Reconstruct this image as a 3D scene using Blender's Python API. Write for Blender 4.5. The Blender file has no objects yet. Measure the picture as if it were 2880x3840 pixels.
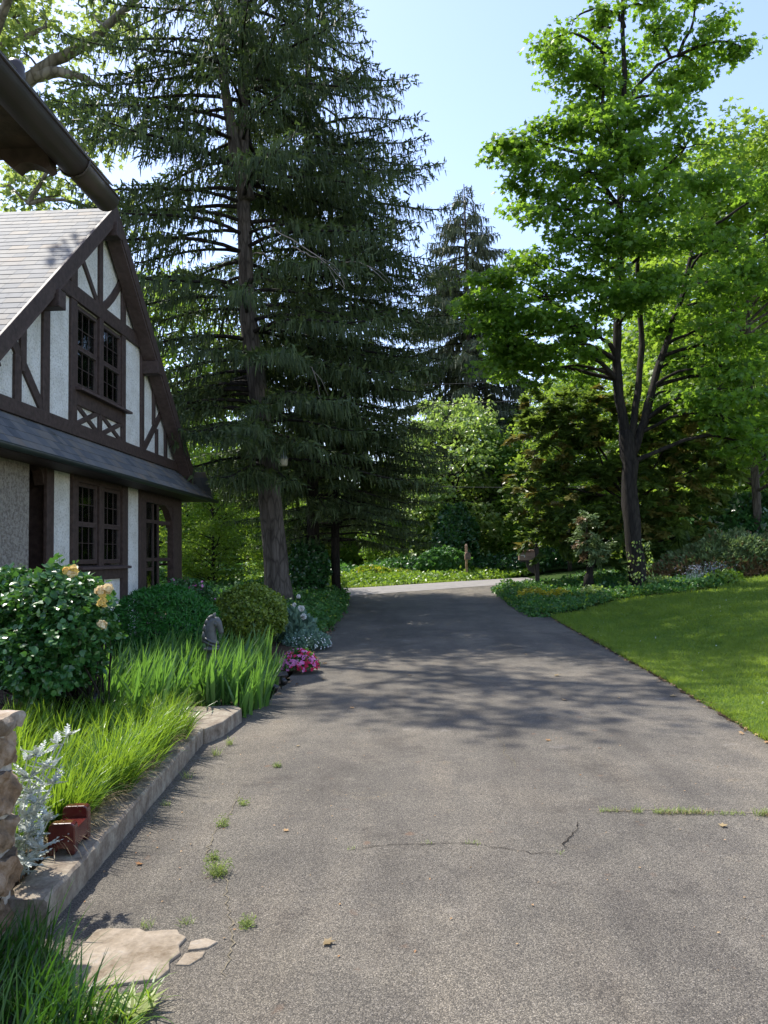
import bpy, math, random
import numpy as np
from mathutils import Vector, Matrix
random.seed(7)
RNG = np.random.default_rng(11)
S = bpy.context.scene

# ------------------------------------------------------------------ camera
F = 2885.0; YAW = math.radians(2.68); PITCH = math.radians(3.3); ROLL = math.radians(1.0); EYE = 1.6
_f = np.array([-math.sin(YAW)*math.cos(PITCH), math.cos(YAW)*math.cos(PITCH), math.sin(PITCH)])
_r = np.array([math.cos(YAW), math.sin(YAW), 0.0]); _u = np.cross(_r, _f)
_r2 = math.cos(ROLL)*_r - math.sin(ROLL)*_u; _u2 = math.sin(ROLL)*_r + math.cos(ROLL)*_u
cd = bpy.data.cameras.new('camera'); cam = bpy.data.objects.new('camera', cd)
S.collection.objects.link(cam); S.camera = cam
cam.matrix_world = Matrix(((_r2[0], _u2[0], -_f[0], 0), (_r2[1], _u2[1], -_f[1], 0), (_r2[2], _u2[2], -_f[2], EYE), (0, 0, 0, 1)))
cd.sensor_fit = 'VERTICAL'; cd.sensor_height = 24.0; cd.lens = 24.0*F/3840.0; cd.clip_start = .05; cd.clip_end = 1500
S.render.resolution_x = 768; S.render.resolution_y = 1024

# ------------------------------------------------------------------ light
SUN_EL = math.radians(57); SUN_AZ = math.radians(-52)      # azimuth from +Y, negative = to the left
w = bpy.data.worlds.new('World'); S.world = w; w.use_nodes = True
nt = w.node_tree; bg = nt.nodes['Background']
sky = nt.nodes.new('ShaderNodeTexSky'); sky.sky_type = 'NISHITA'; sky.sun_disc = False
sky.sun_elevation = SUN_EL; sky.sun_rotation = SUN_AZ; sky.air_density = 1.0; sky.dust_density = .5; sky.ozone_density = 1.5
tint = nt.nodes.new('ShaderNodeMix'); tint.data_type = 'RGBA'; tint.blend_type = 'MULTIPLY'; tint.inputs[0].default_value = 1; tint.inputs[7].default_value = (1.04, .93, .94, 1)
nt.links.new(sky.outputs[0], tint.inputs[6]); nt.links.new(tint.outputs[2], bg.inputs[0]); bg.inputs[1].default_value = 0.132
sl = bpy.data.lights.new('sun', 'SUN'); sl.energy = 2.75; sl.angle = math.radians(.53); sl.color = (1, .95, .86)
sun = bpy.data.objects.new('sun', sl); S.collection.objects.link(sun)
sv = Vector((math.sin(SUN_AZ)*math.cos(SUN_EL), math.cos(SUN_AZ)*math.cos(SUN_EL), math.sin(SUN_EL)))
sun.rotation_euler = sv.to_track_quat('Z', 'Y').to_euler(); sun.location = (-20, 12, 40)
S.view_settings.view_transform = 'Standard'; S.view_settings.look = 'None'
S.view_settings.exposure = 1.5; S.view_settings.gamma = 1.0

# ------------------------------------------------------------------ helpers
def sm(t):
    t = np.clip(t, 0, 1); return t*t*(3-2*t)
def gedge(y): return np.interp(y, [8, 13.5, 20, 23.5, 25.2, 26.4], [-1.82, -1.97, -2.18, -2.45, -2.75, -5.0])
def gz(x, y):
    """height of the ground"""
    x = np.asarray(x, float); y = np.asarray(y, float)
    z = .45*sm((y-10)/30.)
    z = z + .105*np.clip(x-3.6, 0, 8)*sm((x-3.2)/2.5)*sm((y-2)/10)
    return z + .12*sm((gedge(y)-x)/.15)*sm((y-3.2)/.3)*(1-sm((y-24)/6))
def ray(px, py):
    return _f + _r2*(px-1440)/F - _u2*(py-1920)/F
def at(px, py, Y):
    d = ray(px, py); return d*(Y/d[1]) + np.array([0, 0, EYE])

class MB:
    def __init__(s): s.v = []; s.f = []; s.m = []; s.a = []; s.n = 0
    def add(s, v, f, var=None, mi=0):
        """v (N,3); f: one array (M,k) or list of such arrays"""
        v = np.asarray(v, np.float32).reshape(-1, 3)
        if not isinstance(f, (list, tuple)): f = [f]
        for fa in f:
            fa = np.asarray(fa, np.int64)
            s.f.append(fa+s.n); s.m.append(np.full(len(fa), mi, np.int32))
            s.a.append(np.full(len(fa), .5, np.float32) if var is None else np.broadcast_to(np.asarray(var, np.float32), (len(fa),)))
        s.v.append(v); s.n += len(v)
    def mesh(s, name, mats, smooth=False):
        me = bpy.data.meshes.new(name)
        v = np.concatenate(s.v); nl = sum(f.size for f in s.f); nf = sum(len(f) for f in s.f)
        me.vertices.add(len(v)); me.vertices.foreach_set('co', v.ravel())
        me.loops.add(nl); me.loops.foreach_set('vertex_index', np.concatenate([f.ravel() for f in s.f]).astype(np.int32))
        cnt = np.concatenate([np.full(len(f), f.shape[1], np.int32) for f in s.f])
        st = np.concatenate([[0], np.cumsum(cnt)[:-1]]).astype(np.int32)
        me.polygons.add(nf); me.polygons.foreach_set('loop_start', st); me.polygons.foreach_set('loop_total', cnt)
        me.polygons.foreach_set('material_index', np.concatenate(s.m))
        me.polygons.foreach_set('use_smooth', np.full(nf, bool(smooth)))
        at_ = me.attributes.new('var', 'FLOAT', 'FACE'); at_.data.foreach_set('value', np.concatenate(s.a).astype(np.float32))
        me.update(calc_edges=True); me.validate()
        for m in (mats if isinstance(mats, (list, tuple)) else [mats]): me.materials.append(m)
        return me
    def build(s, name, mats, parent=None, smooth=False, bevel=0, origin=None):
        me = s.mesh(name, mats, smooth)
        if origin is not None: me.transform(Matrix.Translation(-Vector(origin)))
        o = bpy.data.objects.new(name, me); S.collection.objects.link(o)
        if origin is not None: o.location = origin
        if parent is not None: o.parent = parent
        if bevel:
            b = o.modifiers.new('bevel', 'BEVEL'); b.width = bevel; b.segments = 2; b.limit_method = 'ANGLE'
        return o

def tag(o, label=None, cat=None, group=None, kind=None):
    if label: o['label'] = label
    if cat: o['category'] = cat
    if group: o['group'] = group
    if kind: o['kind'] = kind
    return o
def empty(name, loc, label=None, cat=None, group=None):
    o = bpy.data.objects.new(name, None); S.collection.objects.link(o); o.location = loc; o.empty_display_size = .1
    bpy.context.view_layer.update() if False else None
    return tag(o, label, cat, group)
def part(mb, name, mats, root, **k):
    """a part whose vertices are in world space, parented under an unrotated root"""
    me_o = mb.build(name, mats, None, **k)
    base = Vector(root.location)
    r = root
    while r.parent is not None: r = r.parent; base += Vector(r.location)
    if me_o.location.length == 0: me_o.data.transform(Matrix.Translation(-base))
    me_o.parent = root
    return me_o
def copy_tree(o, parent=None):
    c = o.copy(); S.collection.objects.link(c)
    if parent is not None: c.parent = parent
    for ch in list(o.children): copy_tree(ch, c)
    return c

BOXF = np.array([[0, 3, 2, 1], [4, 5, 6, 7], [0, 1, 5, 4], [1, 2, 6, 5], [2, 3, 7, 6], [3, 0, 4, 7]])
def box(mb, x0, x1, y0, y1, z0, z1, var=None, mi=0):
    mb.add([(x0, y0, z0), (x1, y0, z0), (x1, y1, z0), (x0, y1, z0), (x0, y0, z1), (x1, y0, z1), (x1, y1, z1), (x0, y1, z1)], BOXF, var, mi)
def hexa(mb, bot, top, var=None, mi=0):
    mb.add(list(bot)+list(top), BOXF, var, mi)
def tube(mb, pts, rad, n=8, cap=True, var=None, mi=0, wob=0.0, seed=0):
    pts = np.asarray(pts, float); k = len(pts); rad = np.broadcast_to(np.asarray(rad, float), (k,))
    T = np.gradient(pts, axis=0); T /= np.linalg.norm(T, axis=1)[:, None]+1e-9
    ref = np.array([1., 0, 0]) if abs(T[:, 0]).mean() < .8 else np.array([0, 1., 0])
    A = np.cross(T, ref); A /= np.linalg.norm(A, axis=1)[:, None]; B = np.cross(T, A)
    a = np.arange(n)*2*np.pi/n
    rr = rad[:, None]*np.ones((k, n))
    if wob:
        g = np.random.default_rng(seed); rr = rr*(1+wob*(g.random(n)[None]-.5)*1.3+wob*(g.random((k, n))-.5))
    V = pts[:, None]+rr[..., None]*(np.cos(a)[None, :, None]*A[:, None]+np.sin(a)[None, :, None]*B[:, None])
    i = np.arange(k-1)[:, None]*n; j = np.arange(n)[None]; j2 = (j+1) % n
    f = np.stack([i+j, i+j2, i+n+j2, i+n+j], -1).reshape(-1, 4)
    fs = [f]
    if cap: fs += [np.arange(n)[None, ::-1], (np.arange(n)+(k-1)*n)[None]]
    mb.add(V.reshape(-1, 3), fs, None if var is None else var, mi)
def lathe(mb, c, prof, n=20, mi=0, var=None, sx=1, sy=1):
    """prof: list (r,z)"""
    prof = np.asarray(prof, float); k = len(prof); a = np.arange(n)*2*np.pi/n
    V = np.stack([c[0]+sx*prof[:, 0:1]*np.cos(a), c[1]+sy*prof[:, 0:1]*np.sin(a), c[2]+prof[:, 1:2]+0*a], -1).reshape(-1, 3)
    i = np.arange(k-1)[:, None]*n; j = np.arange(n)[None]; j2 = (j+1) % n
    mb.add(V, [np.stack([i+j, i+j2, i+n+j2, i+n+j], -1).reshape(-1, 4), np.arange(n)[None, ::-1], (np.arange(n)+(k-1)*n)[None]], var, mi)
def nrm(a): return a/(np.linalg.norm(a, axis=-1, keepdims=True)+1e-9)
def rnd(n, k=3, g=None): return (g or RNG).normal(size=(n, k))
def scatter(mb, tv, tf, P, D, Zh, size, var=None, mi=0, wid=None):
    """leaves: template y axis along D, template z towards Zh"""
    P = np.asarray(P, float); n = len(P)
    if n == 0: return
    Y = nrm(D); X = nrm(np.cross(Y, Zh)); Z = np.cross(X, Y)
    sz = np.broadcast_to(np.asarray(size, float), (n,))[:, None, None]
    wd = 1.0 if wid is None else np.broadcast_to(np.asarray(wid, float), (n,))[:, None, None]
    V = P[:, None]+sz*(wd*tv[None, :, 0:1]*X[:, None]+tv[None, :, 1:2]*Y[:, None]+wd*tv[None, :, 2:3]*Z[:, None])
    off = (np.arange(n)*len(tv))[:, None, None]
    base = mb.n
    va = np.full(n, .5, np.float32) if var is None else np.broadcast_to(np.asarray(var, np.float32), (n,))
    mb.v.append(V.reshape(-1, 3).astype(np.float32)); mb.n += n*len(tv)
    for f in tf:
        f = np.asarray(f)
        mb.f.append((f[None]+off).reshape(-1, f.shape[1])+base); mb.a.append(np.repeat(va, len(f)))
        mb.m.append(np.full(n*len(f), mi, np.int32))
# leaf templates (unit length along +y, starting at the stalk)
RH_V = np.array([(0, 0, 0), (-.3, .42, .07), (0, 1, -.04), (.3, .42, .07)]); RH_F = [np.array([[0, 1, 2], [0, 2, 3]])]
OV_V = np.array([(0, 0, 0), (-.27, .2, .06), (-.33, .55, .06), (0, 1, -.05), (.33, .55, .06), (.27, .2, .06), (0, .45, 0)])
OV_F = [np.array([[0, 1, 2, 6], [6, 2, 3, 4], [0, 6, 4, 5]])]
MP = [(0, 0), (-.22, .06), (-.52, .02), (-.36, .28), (-.56, .62), (-.2, .55), (0, 1), (.2, .55), (.56, .62), (.36, .28), (.52, .02), (.22, .06)]
MP_V = np.array([(x, y, -.12*abs(x)-.08*y*y) for x, y in MP]); MP_F = [np.array([[0, 1, 2, 3, 4, 5, 6]]), np.array([[0, 6, 7, 8, 9, 10, 11]])]
_s = []
for i in range(6): _s += [(-.09*(1-i/7.), i/6.+.02, 0), (-.03, i/6.+.1, 0)]
ST_V = np.array([(0, 0, 0)]+[(-.5*(.75 if i % 2 else 1.25)*(1-.75*i/6.), (i+.6)/6.6, .0) for i in range(6)]+[(0, 1, 0)]+[(.5*(.75 if i % 2 == 0 else 1.25)*(1-.75*i/6.), (i+.6)/6.6, .0) for i in range(5, -1, -1)])
ST_F = [np.arange(14)[None]]                     # ragged hanging strand
NB_V = np.array([(0, 0, 0), (-.5, .45, .1), (0, 1, 0), (.5, .45, .1)]); NB_F = RH_F
def blades(mb, P, h, wd, D, bend, nseg=4, var=None, mi=0, up=None):
    """grass blades: P base, h length, D horizontal lean direction, bend 0..1.5"""
    n = len(P); h = np.broadcast_to(h, (n,)); wd = np.broadcast_to(wd, (n,)); bend = np.broadcast_to(bend, (n,))
    D = nrm(np.c_[D[:, :2], np.zeros(n)]); side = np.c_[-D[:, 1], D[:, 0], np.zeros(n)]
    tw = RNG.uniform(-.9, .9, n)[:, None]; side = nrm(side*np.cos(tw)+D*np.sin(tw))
    a0 = np.broadcast_to(.12 if up is None else up, (n,))
    V = np.zeros((n, (nseg+1)*2, 3)); p = np.array(P, float); st = h/nseg
    for i in range(nseg+1):
        t = i/nseg
        wfac = .7+.6*t if t < .4 else 1.1*(1-t)/.6+.06
        V[:, 2*i] = p-side*(wd*wfac*.5)[:, None]; V[:, 2*i+1] = p+side*(wd*wfac*.5)[:, None]
        ang = a0+bend*(t+.5/nseg)
        p = p+(D*np.sin(ang)[:, None]+np.array([0, 0, 1.])*np.cos(ang)[:, None])*st[:, None]
    f = np.array([[2*i, 2*i+1, 2*i+3, 2*i+2] for i in range(nseg)])
    base = mb.n; off = (np.arange(n)*(nseg+1)*2)[:, None, None]
    va = RNG.random(n) if var is None else np.broadcast_to(var, (n,))
    mb.v.append(V.reshape(-1, 3).astype(np.float32)); mb.n += n*(nseg+1)*2
    mb.f.append((f[None]+off).reshape(-1, 4)+base); mb.a.append(np.repeat(va, nseg).astype(np.float32)); mb.m.append(np.full(n*nseg, mi, np.int32))

# ------------------------------------------------------------------ materials
def new_mat(name):
    m = bpy.data.materials.new(name); m.use_nodes = True; nt = m.node_tree; nt.nodes.clear()
    out = nt.nodes.new('ShaderNodeOutputMaterial'); return m, nt, out
def node(nt, t, **k):
    n = nt.nodes.new(t)
    for a, b in k.items(): setattr(n, a, b)
    return n
def ramp(nt, fac, stops):
    r = node(nt, 'ShaderNodeValToRGB'); el = r.color_ramp.elements
    while len(el) < len(stops): el.new(.5)
    for e, (p, c) in zip(el, stops): e.position = p; e.color = tuple(c)+(1,)
    nt.links.new(fac, r.inputs[0]); return r.outputs[0]
def noise(nt, scale, detail=4, co='Object', rough=.55, vec=None, scl=None):
    n = node(nt, 'ShaderNodeTexNoise'); n.inputs['Scale'].default_value = scale; n.inputs['Detail'].default_value = detail; n.inputs['Roughness'].default_value = rough
    tc = node(nt, 'ShaderNodeTexCoord'); v = tc.outputs[co]
    if scl is not None:
        mp = node(nt, 'ShaderNodeMapping'); mp.inputs['Scale'].default_value = scl; nt.links.new(v, mp.inputs[0]); v = mp.outputs[0]
    nt.links.new(v, n.inputs['Vector']); return n.outputs['Fac']
def voro(nt, scale, feature='F1', out='Distance', scl=None):
    n = node(nt, 'ShaderNodeTexVoronoi'); n.feature = feature; n.inputs['Scale'].default_value = scale
    tc = node(nt, 'ShaderNodeTexCoord'); v = tc.outputs['Object']
    if scl is not None:
        mp = node(nt, 'ShaderNodeMapping'); mp.inputs['Scale'].default_value = scl; nt.links.new(v, mp.inputs[0]); v = mp.outputs[0]
    nt.links.new(v, n.inputs['Vector']); return n.outputs[out]
def mix(nt, fac, a, b, mode='MIX'):
    n = node(nt, 'ShaderNodeMix', data_type='RGBA', blend_type=mode)
    for i, v in ((0, fac), (6, a), (7, b)):
        if isinstance(v, bpy.types.NodeSocket): nt.links.new(v, n.inputs[i])
        elif i == 0: n.inputs[0].default_value = v
        else: n.inputs[i].default_value = tuple(v)+(1,)
    return n.outputs[2]
def bump(nt, h, strength, dist):
    b = node(nt, 'ShaderNodeBump'); b.inputs['Strength'].default_value = strength; b.inputs['Distance'].default_value = dist
    nt.links.new(h, b.inputs['Height']); return b.outputs[0]
def principled(nt, out, col, rough=.6, normal=None, spec=.5, metal=0, trans=0):
    p = node(nt, 'ShaderNodeBsdfPrincipled')
    if isinstance(col, bpy.types.NodeSocket): nt.links.new(col, p.inputs['Base Color'])
    else: p.inputs['Base Color'].default_value = tuple(col)+(1,)
    if isinstance(rough, bpy.types.NodeSocket): nt.links.new(rough, p.inputs['Roughness'])
    else: p.inputs['Roughness'].default_value = rough
    p.inputs['Specular IOR Level'].default_value = spec; p.inputs['Metallic'].default_value = metal
    if normal is not None: nt.links.new(normal, p.inputs['Normal'])
    nt.links.new(p.outputs[0], out.inputs[0]); return p
def attr(nt):
    a = node(nt, 'ShaderNodeAttribute'); a.attribute_name = 'var'; return a.outputs['Fac']
def leaf_mat(name, dark, lite, trans, tr=.45, rough=.45, spec=.4):
    """dark..lite: natural range of leaf colours; trans: colour of light passing through"""
    m, nt, out = new_mat(name); v = attr(nt)
    if max(lite) < .3: dark = tuple(c*1.35 for c in dark); lite = tuple(c*1.35 for c in lite)
    col = ramp(nt, v, [(0, dark), (1, lite)])
    p = node(nt, 'ShaderNodeBsdfPrincipled'); nt.links.new(col, p.inputs['Base Color']); p.inputs['Roughness'].default_value = rough
    p.inputs['Specular IOR Level'].default_value = spec
    t = node(nt, 'ShaderNodeBsdfTranslucent'); tc = mix(nt, v, [c*.75 for c in trans], [min(1, c*1.2) for c in trans]); nt.links.new(tc, t.inputs[0])
    ms = node(nt, 'ShaderNodeMixShader'); ms.inputs[0].default_value = tr
    nt.links.new(p.outputs[0], ms.inputs[1]); nt.links.new(t.outputs[0], ms.inputs[2]); nt.links.new(ms.outputs[0], out.inputs[0])
    return m
def simple(name, col, rough=.6, spec=.5, metal=0, nscale=None, namt=.25, bs=0, bd=.01, bscale=40):
    m, nt, out = new_mat(name); c = col
    if nscale:
        c = ramp(nt, noise(nt, nscale, 6), [(.3, [x*(1-namt) for x in col]), (.7, [min(1, x*(1+namt)) for x in col])])
    nm = bump(nt, noise(nt, bscale, 5), bs, bd) if bs else None
    principled(nt, out, c, rough, nm, spec, metal); return m
M = {}
M['maple'] = leaf_mat('maple_leaf', (.035, .085, .014), (.09, .165, .025), (.27, .46, .035), .52)
M['bright'] = leaf_mat('bright_leaf', (.05, .11, .015), (.13, .215, .03), (.32, .47, .045), .52)
M['mid'] = leaf_mat('mid_leaf', (.04, .10, .014), (.11, .19, .03), (.26, .42, .04), .45)
M['pale'] = leaf_mat('pale_leaf', (.11, .19, .05), (.21, .221, .09), (.42, .60, .10), .42, .35, .6)
M['dull'] = leaf_mat('sycamore_leaf', (.07, .13, .035), (.14, .20, .06), (.38, .48, .10), .5)
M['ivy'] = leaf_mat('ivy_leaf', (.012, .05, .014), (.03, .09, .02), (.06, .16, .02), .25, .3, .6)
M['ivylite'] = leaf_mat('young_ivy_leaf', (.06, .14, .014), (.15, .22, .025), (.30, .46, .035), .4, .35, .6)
M['cover'] = leaf_mat('cover_leaf', (.025, .085, .02), (.06, .15, .03), (.12, .28, .04), .35)
M['spruce'] = leaf_mat('spruce_needle', (.026, .042, .018), (.062, .086, .030), (.10, .16, .035), .25, .6, .3)
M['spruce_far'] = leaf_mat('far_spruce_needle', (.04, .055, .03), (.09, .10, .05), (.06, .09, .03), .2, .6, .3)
M['yew'] = leaf_mat('yew_needle', (.03, .065, .018), (.10, .15, .03), (.22, .32, .04), .4, .5, .4)
M['yewdry'] = leaf_mat('yew_brown', (.08, .09, .02), (.17, .15, .04), (.28, .24, .04), .25)
M['yewmound'] = leaf_mat('clipped_yew', (.01, .06, .008), (.025, .13, .012), (.04, .22, .01), .25, .5, .4)
M['boxball'] = leaf_mat('azalea_leaf', (.05, .10, .014), (.17, .22, .025), (.22, .33, .02), .3, .4, .5)
M['rose_leaf'] = leaf_mat('rose_leaf', (.015, .065, .018), (.05, .13, .03), (.10, .24, .03), .25, .3, .6)
M['liriope'] = leaf_mat('liriope_blade', (.035, .10, .012), (.14, .23, .03), (.30, .46, .03), .45, .35, .5)
M['iris'] = leaf_mat('iris_blade', (.03, .085, .03), (.11, .20, .055), (.22, .45, .05), .4, .4, .5)
M['grass'] = leaf_mat('lawn_blade', (.05, .125, .02), (.195, .22, .04), (.36, .50, .045), .48, .5, .3)
M['grass_shade_tone'] = leaf_mat('shade_toned_grass_blade', (.012, .05, .008), (.035, .10, .012), (.07, .18, .012), .35, .4, .5)  # dark green blades, darkened further to paint in the shadow on that corner
M['straw'] = leaf_mat('straw', (.22, .16, .08), (.45, .34, .18), (.3, .22, .1), .2)
M['silver'] = leaf_mat('silver_leaf', (.42, .46, .41), (.64, .67, .61), (.3, .35, .3), .2)
M['juniper'] = leaf_mat('juniper', (.08, .14, .055), (.17, .21, .095), (.2, .3, .08), .25)
M['juniperdry'] = leaf_mat('juniper_brown', (.10, .065, .03), (.2, .13, .06), (.15, .09, .04), .2)
M['yellow'] = leaf_mat('yellow_leaf', (.22, .24, .02), (.42, .38, .03), (.6, .55, .04), .45)
M['rose_yellow'] = leaf_mat('yellow_petal', (.80, .56, .14), (.86, .70, .30), (.8, .6, .2), .3, .6, .2)
M['rose_cream'] = leaf_mat('cream_petal', (.78, .62, .35), (.85, .74, .5), (.8, .65, .4), .3, .6, .2)
M['pink'] = leaf_mat('pink_petal', (.65, .12, .38), (.8, .35, .62), (.6, .1, .3), .25, .6, .2)
M['red'] = leaf_mat('red_petal', (.45, .01, .05), (.65, .03, .12), (.5, .02, .05), .25, .6, .2)
M['white'] = leaf_mat('white_petal', (.75, .77, .75), (.85, .86, .84), (.6, .6, .55), .25, .6, .2)
M['brownleaf'] = leaf_mat('dry_leaf', (.25, .12, .05), (.5, .33, .16), (.2, .1, .03), .15)
M['greyblue'] = leaf_mat('grey_green_leaf', (.08, .15, .11), (.16, .25, .18), (.12, .2, .1), .25)

def bark(name, a, b, sc=6):
    m, nt, out = new_mat(name)
    n1 = noise(nt, sc, 8, scl=(1, 1, .16), rough=.7); v = voro(nt, sc*1.6, 'DISTANCE_TO_EDGE', scl=(1, 1, .22))
    c = ramp(nt, n1, [(.32, a), (.68, b)])
    c = mix(nt, .75, c, ramp(nt, v, [(0, (.35, .33, .32)), (.16, (1, 1, 1))]), 'MULTIPLY')
    principled(nt, out, c, .9, bump(nt, n1, .9, .05), .2); return m
M['bark'] = bark('grey_bark', (.045, .038, .032), (.15, .13, .11))
M['bark_dark'] = bark('dark_bark', (.010, .009, .008), (.042, .036, .030))
M['bark_pale'] = bark('sycamore_bark', (.16, .14, .11), (.32, .29, .24), 3)

def stucco():
    m, nt, out = new_mat('stucco')
    n1 = noise(nt, 26, 7, rough=.65); n2 = noise(nt, 3, 4)
    c = mix(nt, 1.0, ramp(nt, n1, [(.36, (.66, .66, .61)), (.50, (.95, .95, .90))]), ramp(nt, n2, [(.35, (.84, .83, .80)), (.6, (1, 1, 1))]), 'MULTIPLY')
    principled(nt, out, c, .92, bump(nt, n1, 1.0, .06), .2); return m
M['stucco'] = stucco()
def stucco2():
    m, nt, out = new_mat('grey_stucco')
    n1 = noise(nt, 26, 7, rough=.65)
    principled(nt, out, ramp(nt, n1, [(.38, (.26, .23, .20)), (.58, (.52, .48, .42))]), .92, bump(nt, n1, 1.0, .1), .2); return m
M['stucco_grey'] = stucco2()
def wood():
    m, nt, out = new_mat('brown_painted_timber')
    n1 = noise(nt, 14, 6, scl=(1, 1, 1)); v = attr(nt)
    c = ramp(nt, n1, [(.3, (.034, .022, .019)), (.7, (.080, .054, .046))])
    principled(nt, out, c, .62, bump(nt, noise(nt, 30, 5), .35, .01), .35); return m
M['timber'] = wood()
M['timber_lite'] = simple('timber_weathered', (.085, .06, .055), .65, .3, nscale=12, bs=.3)
def slate():
    m, nt, out = new_mat('slate')
    v = attr(nt); n1 = noise(nt, 5, 6, scl=(1, 1, 1)); n2 = noise(nt, 1.3, 5)
    c = ramp(nt, v, [(0, (.085, .095, .108)), (.3, (.122, .130, .140)), (.65, (.158, .156, .150)), (.9, (.165, .152, .135)), (1, (.195, .162, .13))])
    c = mix(nt, .8, c, ramp(nt, n1, [(.3, (.8, .8, .8)), (.7, (1.15, 1.12, 1.08))]), 'MULTIPLY')
    c = mix(nt, ramp(nt, n2, [(.60, (0, 0, 0)), (.72, (.7, .7, .7))]), c, (.05, .05, .035))
    principled(nt, out, c, .72, bump(nt, n1, .5, .006), .22); return m
M['slate'] = slate()
def asphalt():
    m, nt, out = new_mat('asphalt')
    v = node(nt, 'ShaderNodeTexVoronoi'); v.inputs['Scale'].default_value = 200
    v2 = node(nt, 'ShaderNodeTexVoronoi'); v2.inputs['Scale'].default_value = 320
    tc = node(nt, 'ShaderNodeTexCoord')
    for q in (v, v2): nt.links.new(tc.outputs['Object'], q.inputs['Vector'])
    sep = node(nt, 'ShaderNodeSeparateColor'); nt.links.new(v.outputs['Color'], sep.inputs[0])
    sep2 = node(nt, 'ShaderNodeSeparateColor'); nt.links.new(v2.outputs['Color'], sep2.inputs[0])
    stone = ramp(nt, sep.outputs[0], [(0, (.082, .076, .064)), (.40, (.148, .136, .114)), (.78, (.212, .195, .162)), (.94, (.29, .268, .222)), (.992, (.30, .28, .25)), (1, (.42, .38, .32))])
    fine = ramp(nt, sep2.outputs[0], [(0, (.68, .68, .68)), (1, (1.3, 1.28, 1.24))])
    c = mix(nt, 1, stone, fine, 'MULTIPLY')
    gap = ramp(nt, v.outputs['Distance'], [(.25, (1, 1, 1)), (.75, (.55, .55, .56))]); c = mix(nt, 1, c, gap, 'MULTIPLY')
    big = ramp(nt, noise(nt, .55, 5, rough=.6), [(.28, (.62, .61, .61)), (.5, (.92, .90, .89)), (.72, (1.28, 1.22, 1.15))])
    c = mix(nt, 1, c, big, 'MULTIPLY')
    trk = ramp(nt, noise(nt, 1.6, 5, rough=.6, scl=(1, .16, 1)), [(.36, (.80, .79, .79)), (.5, (1, 1, 1)), (.64, (1.16, 1.13, 1.09))]); c = mix(nt, 1, c, trk, 'MULTIPLY')
    mid = ramp(nt, noise(nt, 3.1, 6, rough=.7), [(.3, (.84, .83, .83)), (.7, (1.14, 1.13, 1.1))]); c = mix(nt, 1, c, mid, 'MULTIPLY')
    st = ramp(nt, noise(nt, 1.3, 7, rough=.75), [(.36, (.74, .73, .73)), (.44, (1, 1, 1)), (.60, (1, 1, 1)), (.68, (1.22, 1.17, 1.08))]); c = mix(nt, 1, c, st, 'MULTIPLY')
    dust = ramp(nt, noise(nt, 2.2, 3), [(.66, (0, 0, 0)), (.74, (.4, .4, .4))]); c = mix(nt, dust, c, (.26, .23, .19))
    rust = ramp(nt, noise(nt, 7, 3), [(.68, (0, 0, 0)), (.76, (.5, .5, .5))]); c = mix(nt, rust, c, (.17, .095, .055))
    add = node(nt, 'ShaderNodeMath', operation='SUBTRACT'); nt.links.new(noise(nt, 60, 3), add.inputs[0]); nt.links.new(v.outputs['Distance'], add.inputs[1])
    principled(nt, out, c, .82, bump(nt, add.outputs[0], .8, .004), .35); return m
M['asphalt'] = asphalt()
def road_m():
    m, nt, out = new_mat('road_asphalt')
    c = ramp(nt, noise(nt, 4, 8), [(.3, (.19, .18, .17)), (.7, (.27, .25, .235))]); principled(nt, out, c, .9, None, .3); return m
M['road'] = road_m()
def soil():
    m, nt, out = new_mat('soil')
    c = ramp(nt, noise(nt, 18, 8), [(.3, (.03, .02, .013)), (.55, (.075, .05, .033)), (.72, (.15, .105, .07))])
    principled(nt, out, c, .95, bump(nt, noise(nt, 30, 6), 1, .03), .1); return m
M['soil'] = soil()
def lawn_m():
    m, nt, out = new_mat('lawn_ground')
    n = noise(nt, 60, 6); n2 = noise(nt, .7, 4)
    c = ramp(nt, n, [(.3, (.05, .10, .02)), (.55, (.11, .20, .03)), (.75, (.17, .25, .05))])
    c = mix(nt, ramp(nt, n2, [(.4, (0, 0, 0)), (.7, (.5, .5, .5))]), c, (.10, .15, .03))
    principled(nt, out, c, .9, bump(nt, n, 1, .04), .2); return m
M['lawn'] = lawn_m()
def forest_floor():
    m, nt, out = new_mat('woodland_floor')
    c = ramp(nt, noise(nt, 2.5, 8), [(.3, (.02, .035, .01)), (.6, (.04, .075, .015)), (.75, (.06, .05, .025))])
    principled(nt, out, c, .95, bump(nt, noise(nt, 9, 6), 1, .1), .1); return m
M['floor'] = forest_floor()
def concrete():
    m, nt, out = new_mat('concrete')
    n = noise(nt, 9, 9, rough=.7); n2 = noise(nt, 55, 5)
    c = ramp(nt, n, [(.3, (.11, .085, .06)), (.46, (.21, .17, .13)), (.60, (.30, .26, .20)), (.75, (.40, .36, .29))])
    c = mix(nt, .6, c, ramp(nt, n2, [(.3, (.7, .7, .7)), (.7, (1.2, 1.2, 1.2))]), 'MULTIPLY')
    principled(nt, out, c, .9, bump(nt, n2, .6, .006), .2); return m
M['concrete'] = concrete()
def stone_m():
    m, nt, out = new_mat('fieldstone')
    n = noise(nt, 7, 9, rough=.7); n2 = noise(nt, 45, 5); v = attr(nt)
    c = ramp(nt, n, [(.28, (.06, .045, .032)), (.45, (.20, .15, .10)), (.6, (.34, .29, .23)), (.75, (.46, .42, .37))])
    c = mix(nt, .5, c, ramp(nt, v, [(0, (.7, .68, .66)), (.5, (1.1, 1.05, 1)), (1, (1.15, .85, .6))]), 'MULTIPLY')
    principled(nt, out, c, .9, bump(nt, n2, .9, .012), .25); return m
M['stone'] = stone_m()
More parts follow.
